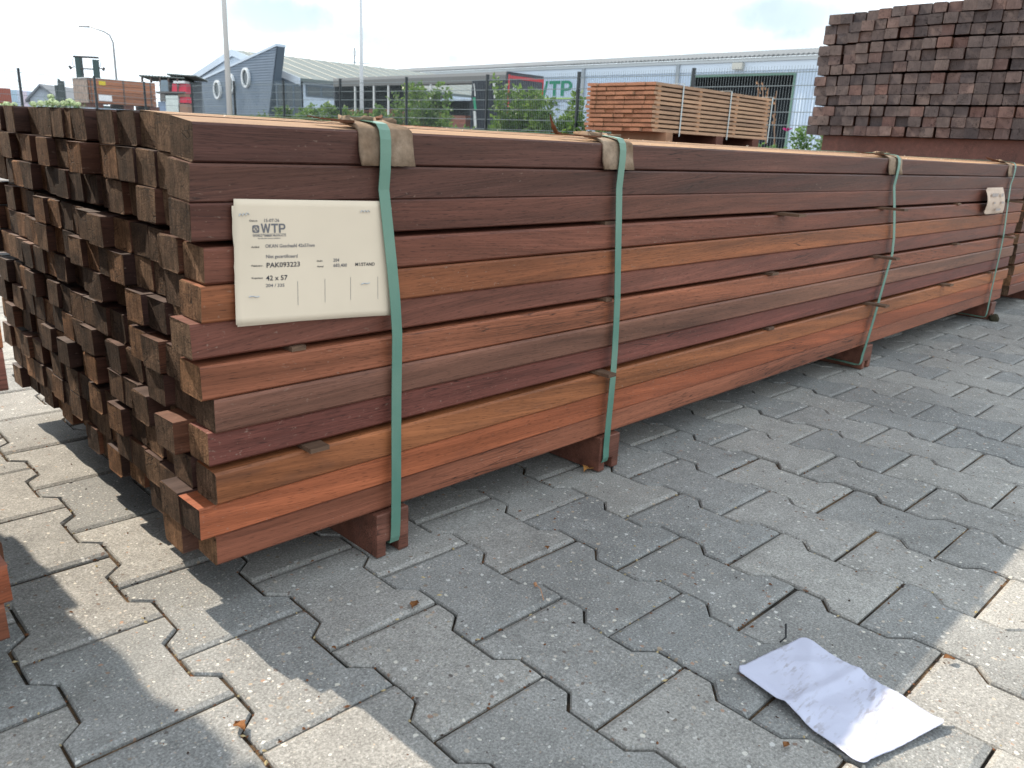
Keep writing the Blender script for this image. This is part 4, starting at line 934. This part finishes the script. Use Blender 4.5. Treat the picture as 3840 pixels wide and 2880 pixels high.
tb('rear_frame', BLK, (0, 15.1, 1.2), (2.5, 15.2, 3.78)); tb('front_partition', DARKIN, (2.3, 10.2, 1.25), (2.36, 15.1, 3.62)); 
for y in (12.9, 11.0, 9.6, 8.0, 5.8): tb('stake', TW, (-.02, y, 1.2), (.06, y + .10, 3.45))
cm = MB(); n = 40; vs = []
for i in range(n + 1): y = .08 + 2.4 * i / n; d = (.10 if i % 2 else -.02) + rnd.uniform(-.02, .02); vs += [(-.05 - d, y, 1.1), (-.05 - d * .7, y, 3.55)]
cm.add(vs, [(2*i, 2*i+2, 2*i+3, 2*i+1) for i in range(n)]); cur = mesh_ob('curtain', cm.raw('curtain', simple('curtain_black', (.045, .05, .065), .4, .4)), tr)
for y, z0, z1, w_, m in ((.5, 2.7, 3.4, .22, EMB), (1.15, 2.5, 3.4, .08, EMB), (1.9, 1.3, 2.1, .2, EMB), (1.95, 2.15, 2.75, .2, GREEN), (2.05, 2.8, 3.4, .08, EMB)): 
    mb = MB(); mb.add([(-.18, y, z0), (-.18, y + w_, z0), (-.18, y + w_ + .12, z1), (-.18, y + .12, z1)], [(0, 1, 2, 3)]); mb.build('curtain_print', m, cur)
for y in (1.2, 2.5, 11.5, 12.8): 
    for x in (.05, 2.15): mb = MB(); mb.tube([(x, y, .5), (x + .3, y, .5)], .5, 16); mb.build('wheel', simple('tyre', (.02, .02, .02), .8, .2) if y == 1.2 and x < 1 else bpy.data.materials['tyre'], tr)
tb('chassis', BLK, (.8, .5, .7), (1.7, 14.8, 1.04))
for (y0, y1, z1) in ((12.3, 14.9, 2.15), (7.2, 11.8, 2.2), (3.2, 6.6, 1.9)):
    root = empty('board_pack', (tX + 1.2, tY + (y0 + y1) / 2, 1.25), label={12.3: 'brown board pack loaded at the far end of the trailer', 7.2: 'long brown board pack loaded in the middle of the trailer', 3.2: 'lower brown board pack loaded beside the trailer curtain'}[y0], cat='timber pack')
    nl = 8; hh = (z1 - 1.25) / nl
    for k in range(nl): s = rnd.uniform(.8, 1.1); o = MB().box((-1.0, -(y1 - y0) / 2 + rnd.uniform(0, .04), k * hh), (1.0, (y1 - y0) / 2, k * hh + hh * .86)).build('board_layer', PINK, root); o.color = (.24 * s, .10 * s, .075 * s, 1)

# --- blue-grey building with the slanted ship-bow wall
A = D(877, 199, 60); GX = A.x
bld = empty('office_building', (GX, 55, 0), label='blue-grey office with a slanted bow-shaped wall and three round windows', cat='building')
def on(px, py, X=GX): return pix(px, py, 0, X) - Vector((GX, 55, 0))
PALEW = simple('pale_cladding', (.52, .60, .70), .5, .3, var=.05, vs=1.0); BLUEW = simple('blue_grey_cladding', (.20, .25, .32), .5, .35, var=.06, vs=1.0); BLUED = simple('dark_edge', (.10, .13, .165), .5, .3)
pk0, el = on(877, 199), on(689, 314.5)
run = el.y - pk0.y; er = Vector((el.x, pk0.y - run, el.z))
mb = MB(); mb.prism([(0, el.y - .3, 0 - 0), (0, el.y - .3, el.z), (0, pk0.y, pk0.z - .15), (0, er.y, er.z), (0, er.y, 0)], (.3, 0, 0)); mb.build('gable_wall', PALEW, bld)
# roof slabs with pale verge
LEN = 26
ROOFM = simple('roof_sheet', (.13, .155, .155), .6, .3, var=.08, vs=.3)
for s_ in (1, -1):
    e2 = el if s_ == 1 else er
    mb = MB(); mb.prism([(-.12, pk0.y, pk0.z), (-.12, e2.y + s_ * .4, e2.z - .15), (-.12, e2.y + s_ * .4, e2.z + .05), (-.12, pk0.y, pk0.z + .22)], (LEN, 0, 0)); mb.build('roof', ROOFM, bld)
    mb = MB(); mb.prism([(-.18, pk0.y, pk0.z - .22), (-.18, e2.y + s_ * .42, e2.z - .42), (-.18, e2.y + s_ * .42, e2.z + .06), (-.18, pk0.y, pk0.z + .26)], (.05, 0, 0)); mb.build('verge_board', PALEW, bld)
    for i in range(18):
        x = .8 + i * 1.4; mb = MB(); a_ = Vector((x, pk0.y, pk0.z + .23)); b_ = Vector((x, e2.y + s_ * .4, e2.z + .06)); mb.tube([a_, b_], .035, 4); mb.build('roof_seam', ROOFM, bld)
# bow wall, horizontally ribbed, free standing in front of the gable
WX = GX - 1.6
cn_ = [pix(755, 300.6, 0, WX), pix(1039.6, 170, 0, WX), pix(1009, 432, 0, WX), pix(770.6, 420, 0, WX)]
cn_ = [c - Vector((GX, 55, 0)) for c in cn_]
bl_ = cn_[3]; br_ = cn_[2]; zz = 0
def ext(a, b, z): t = (z - a.z) / (b.z - a.z); return a + (b - a) * t
BL0 = ext(cn_[0], cn_[3], 0); BR0 = ext(cn_[1], cn_[2], 0)
def yl_(z): return ext(cn_[0], BL0, z).y if z < cn_[0].z else ext(cn_[0], cn_[1], z).y
def yr_(z): return ext(cn_[1], BR0, z).y
mb = MB(); z = 0; st = .17; X0 = cn_[0].x
while z < cn_[1].z - .02:
    z1 = min(z + st, cn_[1].z); zm = z + st * .5
    for za, zb2, dx in ((z, zm, 0), (zm, z1, -.05)):
        if zb2 <= za: continue
        mb.add([(X0 + dx, yl_(za), za), (X0 + dx, yr_(za), za), (X0 + dx, yr_(zb2), zb2), (X0 + dx, yl_(zb2), zb2)], [(0, 1, 2, 3)])
    mb.add([(X0, yl_(zm), zm), (X0, yr_(zm), zm), (X0 - .05, yr_(zm), zm), (X0 - .05, yl_(zm), zm)], [(0, 1, 2, 3)]); z += st
bow = mesh_ob('bow_wall', mb.raw('bow_wall', BLUEW), bld)
mb = MB(); mb.prism([Vector(BL0) + Vector((.05, 0, 0)), Vector(cn_[0]) + Vector((.05, 0, 0)), Vector(cn_[1]) + Vector((.05, 0, 0)), Vector(BR0) + Vector((.05, 0, 0))], (.55, 0, 0)); mb.build('bow_wall_core', BLUED, bld)
mb = MB(); p0, p1 = Vector(cn_[0]), Vector(cn_[1]); mb.prism([p0 + Vector((-.09, 0, -.06)), p1 + Vector((-.09, 0, -.06)), p1 + Vector((-.09, 0, .10)), p0 + Vector((-.09, 0, .10))], (.72, 0, 0)); mb.build('cap_flashing', PALEW, bld)
WR = simple('white_window_frame', (.75, .78, .80), .5, .3); GL = G('window_glass').set(color=(.03, .045, .055), rough=.08, spec=.6).m
for px, py in ((821.4, 337.6), (871.6, 315), (927.7, 292.4)):
    c = pix(px, py, 0, WX) - Vector((GX, 55, 0)); c.x = X0 - .12
    r1_ = .74; 
    fr = MB(); vs = []
    n = 28
    for rr, dx in ((.52, 0), (.52, -.1), (.66, -.1), (.66, .08)):
        for t in range(n): vs.append((dx, math.cos(t*2*math.pi/n) * rr, math.sin(t*2*math.pi/n) * rr))
    fr.add(vs, [(q*n+t, q*n+(t+1) % n, (q+1)*n+(t+1) % n, (q+1)*n+t) for q in range(3) for t in range(n)]); w_ = fr.build('round_window', WR, bld, smooth=False); w_.location = c; w_.scale = (1, .82, 1)
    gl_ = MB(); gl_.add([(.0, math.cos(t*2*math.pi/n) * .53, math.sin(t*2*math.pi/n) * .53) for t in range(n)], [tuple(range(n))]); gl_.build('pane', GL, w_)
# side wall with windows, parallel to the X axis
cw = pix(1048, 300, 0, GX + .0); SY = er.y
def sd(px, py): return pix(px, py, 1, SY + 55) - Vector((GX, 55, 0))
w0, w1 = sd(1050, 310), sd(1283, 330)
XL = w1.x
mb = MB(); mb.box((0, SY, 0), (XL, SY + .25, er.z - .1)); mb.build('side_wall', PALEW, bld)
wa, wb = sd(1146, 318), sd(1255, 368); wt = MB(); wt.box((wa.x, SY - .06, sd(1200, 366).z), (wb.x, SY + .0, sd(1200, 322).z)); ww_ = wt.build('window', BLUED, bld)
for q in range(2):
    xa = wa.x + .12 + q * (wb.x - wa.x) / 2; MB().box((xa, SY - .085, sd(1200, 366).z + .1), (xa + (wb.x - wa.x) / 2 - .2, SY - .065, sd(1200, 322).z - .12)).build('pane', GL, ww_)
ga, gb = sd(1032, 300), sd(1126, 300)
gw = MB().box((ga.x, SY - .12, 0), (gb.x, SY - .02, er.z - .35)).build('glazed_corner', BLUED, bld)
nq = 3
for q in range(nq):
    xa = ga.x + (gb.x - ga.x) * q / nq + .08; xb = ga.x + (gb.x - ga.x) * (q + 1) / nq - .08
    for z0_, z1_ in ((.15, 1.0), (1.1, 2.3), (2.4, er.z - .5)): MB().box((xa, SY - .15, z0_), (xb, SY - .13, z1_)).build('pane', GL if z0_ > .2 else PALEW, gw)
# gable door and high sheet roof behind
dd = on(732, 335); de = on(768, 335); MB().box((-.06, de.y, 0), (-.01, dd.y, dd.z)).build('doorway', BLUED, bld)
# second hall roof behind
ra, rb, rc, rd = D(1030, 232, 95), D(1066, 211, 95), D(1500, 268, 130), D(1500, 282, 128)
root = empty('hall_roof_building', (rb.x, rb.y, 0), label='grey barrel-roofed hall rising behind the blue-grey office', cat='building')
off = Vector((rb.x, rb.y, 0)); 
R0, R1 = rb - off, rc - off; ax = Vector((1, 0, 0))
LX = 62; zr = rb.z; prof = [(9, zr - 2.6), (5.5, zr - 1.1), (2.5, zr - .3), (0, zr), (-2.5, zr - .3), (-5.5, zr - 1.1), (-9, zr - 2.6)]
mb = MB(); mb.add([(x, y, z) for x in (0, LX) for y, z in prof], [(i, i + 1, i + 8, i + 7) for i in range(6)] + [tuple(range(7))]); o = mb.build('roof', simple('barrel_roof', (.26, .29, .30), .6, .3, var=.06, vs=.2), root); 
mb = MB(); mb.box((.05, -8.8, 0), (LX - .1, 8.8, zr - 2.7)); mb.build('wall', PALEW, root)
SK = simple('ridge_vent', (.16, .20, .23), .5, .4)
mb = MB(); mb.prism([(5, -5.6, zr - 1.0), (5, -5.3, zr - .95), (5, -5.3, zr - .6), (5, -5.6, zr - .65)], (50, 0, 0)); mb.build('roof_vent', SK, root)
# antenna mast
b = D(1330, 252, 90); root = empty('antenna_mast', (b.x, b.y, 0), label='small antenna mast with short cross arms beside the white lamp post', cat='antenna')
mb = MB(); mb.tube([(0, 0, 0), (0, 0, D(1330, 182, 90).z)], .07, 6); mb.build('mast', SK, root); 
zc = D(1345, 236, 90).z; mb = MB(); dr = RT * 1.0; dr.z = 0; mb.tube([dr * -.2 + Vector((0, 0, zc)), dr * 1.9 + Vector((0, 0, zc - .05))], .06, 6); mb.tube([Vector((0, 0, zc + .7)), Vector((0, 0, zc + 1.3))], .16, 6); mb.build('cross_arm', simple('arm_pale', (.6, .6, .6), .5, .3), root)

# --- brown timber stack left, beyond the fence
dp = 28.0; c0 = D(329, 292, dp); cb = D(329, 384, dp); cl = pix(275, 291, 0, c0.x); cr2 = pix(581, 312, 1, c0.y)
H = c0.z - cb.z; Wd = cl.y - c0.y; Ln = cr2.x - c0.x
bs = empty('timber_pack', (c0.x, c0.y, cb.z), label='large orange-brown board stack with white label beyond the left fence, under the lift mast', cat='timber pack', group=None)
for k in range(4):
    for q in range(6):
        s = rnd.uniform(.85, 1.1); o = MB().box((rnd.uniform(-.02, .02), q * Wd / 6, k * H / 4 + .006), (Ln, (q + 1) * Wd / 6 - .01, (k + 1) * H / 4 - .006)).build('board', wood_mat('stack_board', None, sc=.12, contrast=.5) if (k, q) == (0, 0) else bpy.data.materials['stack_board'], bs); o.color = (.33 * s, .135 * s, .07 * s, 1)
EC = simple('checked_end_card', (.30, .235, .20), .9, .1, var=.45, vs=9)
MB().box((-.05, 0.02, 0), (-.025, Wd - .02, H)).build('end_wrap', EC, bs)
MB().box((-.06, -.02, 0), (Ln * 1.0, Wd + .02, .0)).build('base_film', EC, bs) if False else None
MB().box((-.06, -.03, H), (Ln + .02, Wd, H + .02)).build('cover_film', simple('white_film', (.75, .76, .76), .4, .4), bs)
xa = pix(370, 304, 1, c0.y).x - c0.x; za = pix(370, 303, 1, c0.y).z - cb.z; MB().box((xa, -.02, za - .14), (xa + .22, -.012, za + .0)).build('yellow_sticker', simple('yellow', (.65, .50, .03), .5, .3), bs)
xa = pix(368, 355, 1, c0.y).x - c0.x; za = pix(370, 355, 1, c0.y).z - cb.z; MB().box((xa, -.02, za - .20), (xa + .45, -.012, za)).build('paper_label', simple('white_label', (.78, .78, .80), .6, .2), bs)
for x in (.05, Ln * .5, Ln - .2): MB().box((x, -.02, 0), (x + .04, -.004, H)).build('strap', simple('dark_strap', (.10, .07, .06), .5, .3) if x == .05 else bpy.data.materials['dark_strap'], bs)
for x in (.1, Ln * .5, Ln * .9): MB().box((x, .05, -.16), (x + .35, Wd - .05, -.001)).build('bearer', BD_, bs)
lowb = empty('container', (c0.x, c0.y, 0), label='pale blue corrugated container carrying the orange-brown board stack', cat='container')
cm = MB()
for i in range(36): x = .1 + i * (Ln - .2) / 36; cm.box((x, .08 + (.04 if i % 2 else 0), .0), (x + (Ln - .2) / 36, Wd - .08, cb.z - .165))
cm.build('body', simple('container_blue', (.50, .58, .70), .5, .3), lowb)
# lift mast behind it
f0 = D(310, 286, 30.5); fm = empty('forklift', (f0.x, f0.y, 0), label='dark green forklift mast with mirrors rising behind the board stack', cat='forklift')
FG = simple('forklift_green', (.035, .065, .065), .45, .4); FK = simple('forklift_dark', (.06, .055, .055), .5, .3)
e1 = RT.copy(); e1.z = 0; e1.normalize(); wdt = 62 / FPX * 30.5; zt = D(300, 216, 30.5).z
def fr_box(name, mat, u0, u1, z0, z1, th=.08): 
    n_ = Vector((-e1.y, e1.x, 0)); mb = MB(); p = [e1 * u0, e1 * u1]; mb.prism([p[0] + Vector((0, 0, z0)), p[1] + Vector((0, 0, z0)), p[1] + Vector((0, 0, z1)), p[0] + Vector((0, 0, z1))], n_ * th); return mb.build(name, mat, fm)
u0 = -.26; 
fr_box('mast_upright', FG, -.24, -.06, 0, zt, .16); fr_box('mast_upright', FG, .42, .60, 0, zt - .06, .16); fr_box('cross_bar', FK, -.30, .64, zt - .02, zt + .05, .1); fr_box('cross_bar', FK, -.06, .42, zt - .43, zt - .38, .08); fr_box('chain', FK, .02, .045, .5, zt, .03)
fr_box('carriage', FK, -.3, .66, .3, .9, .12); fr_box('body', FG, -.45, .8, .35, 1.3, 1.8)
for u, s_ in ((-.27, -1), (.66, 1)):
    mb = MB(); n_ = e1 * s_; mb.tube([e1 * u + Vector((0, 0, zt - .35)), e1 * u + n_ * .06 + Vector((0, 0, zt - .3)), e1 * u + n_ * .07 + Vector((0, 0, zt - .12)), e1 * u + Vector((0, 0, zt - .06))], .014, 5); mb.tube([e1 * u + Vector((0, 0, zt - .36)), e1 * u + n_ * .16 + Vector((0, 0, zt - .38))], .02, 5)
    mb.tube([e1 * u + n_ * .14 + Vector((0, 0, zt - .44)), e1 * u + n_ * .2 + Vector((0, 0, zt - .33))], .05, 8); mb.build('mirror', FK, fm)
for u in (-.35, .7):
    for dd_ in (.3, 1.5): mb = MB(); n_ = Vector((-e1.y, e1.x, 0)); mb.tube([e1 * (u - .1) + n_ * dd_ + Vector((0, 0, .33)), e1 * (u + .1) + n_ * dd_ + Vector((0, 0, .33))], .33, 14); mb.build('wheel', bpy.data.materials['tyre'], fm)

# --- open shed with goods right of the brown stack
sdp = 36.0; SR = D(600, 330, sdp); shed = empty('open_shed', (SR.x, SR.y, 0), label='open storage shed with corrugated canopy roof and red and white goods', cat='shed')
def sp(px, py, back=0): q = D(px, py, sdp) - Vector((SR.x, SR.y, 0)); return q
nB = Vector((-RT.y, RT.x, 0)).normalized(); 
def sbox(name, mat, x0, y0, x1, y1, th=.3, bk=0.0, zmin=None):
    a, b, c, d = sp(x0, y1), sp(x1, y1), sp(x1, y0), sp(x0, y0)
    if zmin is not None: a.z = b.z = zmin
    mb = MB(); mb.prism([p + nB * bk for p in (a, b, c, d)], nB * th); return mb.build(name, mat, shed)
SRF = simple('shed_roof', (.16, .18, .17), .8, .2, var=.15, vs=2); POSTB = simple('shed_post', (.12, .09, .08), .8, .2)
def sroof(x0, y0, x1, y1):
    mb = MB(); a, b = sp(x0, y0), sp(x1, y1); n = 30; vs = []
    for i in range(n + 1):
        p = a.lerp(b, i / n) + Vector((0, 0, .03 * (i % 2))); vs += [p, p + nB * 1.6 + Vector((0, 0, -.12)), p + Vector((0, 0, .05)), p + nB * 1.6 + Vector((0, 0, -.07))]
    mb.add(vs, [(4*i, 4*i+4, 4*i+5, 4*i+1) for i in range(n)] + [(4*i+2, 4*i+3, 4*i+7, 4*i+6) for i in range(n)] + [(4*i, 4*i+2, 4*i+6, 4*i+4) for i in range(n)]); mb.build('roof', SRF, shed)
sroof(520, 286, 692, 296); sroof(625, 281, 735, 289)
for x in (528, 561, 596, 627, 661): sbox('post', POSTB, x, 290, x + 5, 305, .12, zmin=0)
sbox('back_wall', simple('shed_back', (.16, .18, .21), .8, .2, var=.2, vs=2), 582, 297, 705, 420, .1, 1.6, zmin=0)
sbox('shelf', POSTB, 585, 343, 690, 350, 1.0)
GD = [('grey_cabinet', (.20, .25, .29), 600, 300, 628, 343), ('red_box', (.65, .03, .07), 641, 313, 660, 345), ('red_box', (.65, .03, .07), 664, 313, 692, 350), ('white_sack', (.7, .7, .7), 648, 303, 690, 312), ('brown_box', (.30, .17, .11), 664, 350, 690, 362),
      ('red_box', (.65, .03, .07), 668, 363, 695, 385), ('white_panel', (.66, .70, .66), 618, 358, 665, 412), ('brown_box', (.32, .18, .12), 668, 390, 698, 420), ('blue_crate', (.25, .32, .45), 585, 380, 617, 420), ('grey_drum', (.15, .13, .12), 598, 352, 616, 378)]
for i, (nm, c, x0, y0, x1, y1) in enumerate(GD): sbox(nm, simple(nm + str(i), c, .6, .3, var=.12, vs=3), x0, y0, x1, y1, .6, .05 + .07 * (i % 3), zmin=0 if y1 > 400 else None)

# --- far houses at the left border
hdp = 75; hr_ = D(160, 345, hdp); house = empty('gable_house', (hr_.x, hr_.y, 0), label='small white gable house with dark roof edges at far left', cat='house')
def hp(px, py, dd_=hdp): return D(px, py, dd_) - Vector((hr_.x, hr_.y, 0))
g1, g2, g3 = hp(155, 324), hp(112, 372), hp(212, 368)
mb = MB(); mb.prism([Vector((g2.x, g2.y, 0)), Vector((g3.x, g3.y, 0)), g3, g1, g2], nB * 9); mb.build('wall', simple('house_wall', (.42, .46, .52), .7, .2, var=.05, vs=1), house)
for a_, b_ in ((g1, g2), (g1, g3)):
    d_ = (b_ - a_).normalized(); mb = MB(); u_ = Vector((0, 0, .22)); mb.prism([a_ - nB * .3, b_ + d_ * .4 - nB * .3, b_ + d_ * .4 - nB * .3 + u_, a_ - nB * .3 + u_], nB * 9.6); mb.build('roof', simple('house_roof', (.20, .21, .23), .7, .2) if a_ is g1 and b_ is g2 else bpy.data.materials['house_roof'], house)
ind = D(60, 370, 85); ih = empty('industrial_hall', (ind.x, ind.y, 0), label='low pale blue industrial hall with pink-white panels at the left border', cat='building')
for i, (x0, x1, yt, c) in enumerate(((-60, 28, 340, (.16, .20, .26)), (28, 62, 336, (.45, .60, .72)), (62, 76, 338, (.55, .62, .74)), (76, 100, 342, (.70, .62, .70)), (100, 135, 343, (.50, .57, .70)))):
    a_, b_ = D(x0, yt, 85) - Vector((ind.x, ind.y, 0)), D(x1, yt + 1, 85) - Vector((ind.x, ind.y, 0)); mb = MB(); mb.prism([Vector((a_.x, a_.y, 0)), Vector((b_.x, b_.y, 0)), b_, a_], nB * 8); mb.build('wall_panel', simple('ind_panel%d' % i, c, .6, .3, var=.06, vs=.6), ih)
b0 = D(-5, 338, 80); MB().box((-.6, -.6, 0), (.9, .6, D(0, 330, 80).z)).build('brick_chimney', simple('chimney_brick', (.32, .10, .07), .9, .1), label='red brick chimney stub at the extreme left border', cat='chimney').location = (b0.x, b0.y, 0)
# pair of dark upright steel posts next to the house
t0 = D(226, 340, 60); dc = empty('dust_silo', (t0.x, t0.y, 0), label='dark narrow double silo beside the small gable house', cat='silo')
for du, zt_, r_ in ((-.22, D(218, 320, 60).z, .17), (.12, D(228, 304, 60).z, .24)):
    mb = MB(); mb.tube([e1 * du, e1 * du + Vector((0, 0, zt_))], r_, 12); mb.build('column', simple('silo_dark', (.07, .085, .085), .6, .3, var=.2, vs=3) if du < 0 else bpy.data.materials['silo_dark'], dc)
mb = MB(); mb.tube([e1 * .0 + Vector((0, 0, D(228, 304, 60).z)), e1 * -.1 + Vector((0, 0, D(222, 294, 60).z))], [.12, .02], 8); mb.build('pipe', bpy.data.materials['silo_dark'], dc)

# road beyond the fence
rd = MB(); rd.box((14.6, -60, -.05), (27.5, 160, -.012)); rd.build('road', simple('asphalt', (.055, .055, .058), .9, .2, var=.15, vs=2), kind='structure')
rd = MB(); rd.box((27.9, -60, -.05), (62, 160, -.010)); rd.build('warehouse_yard', YARD, kind='structure')
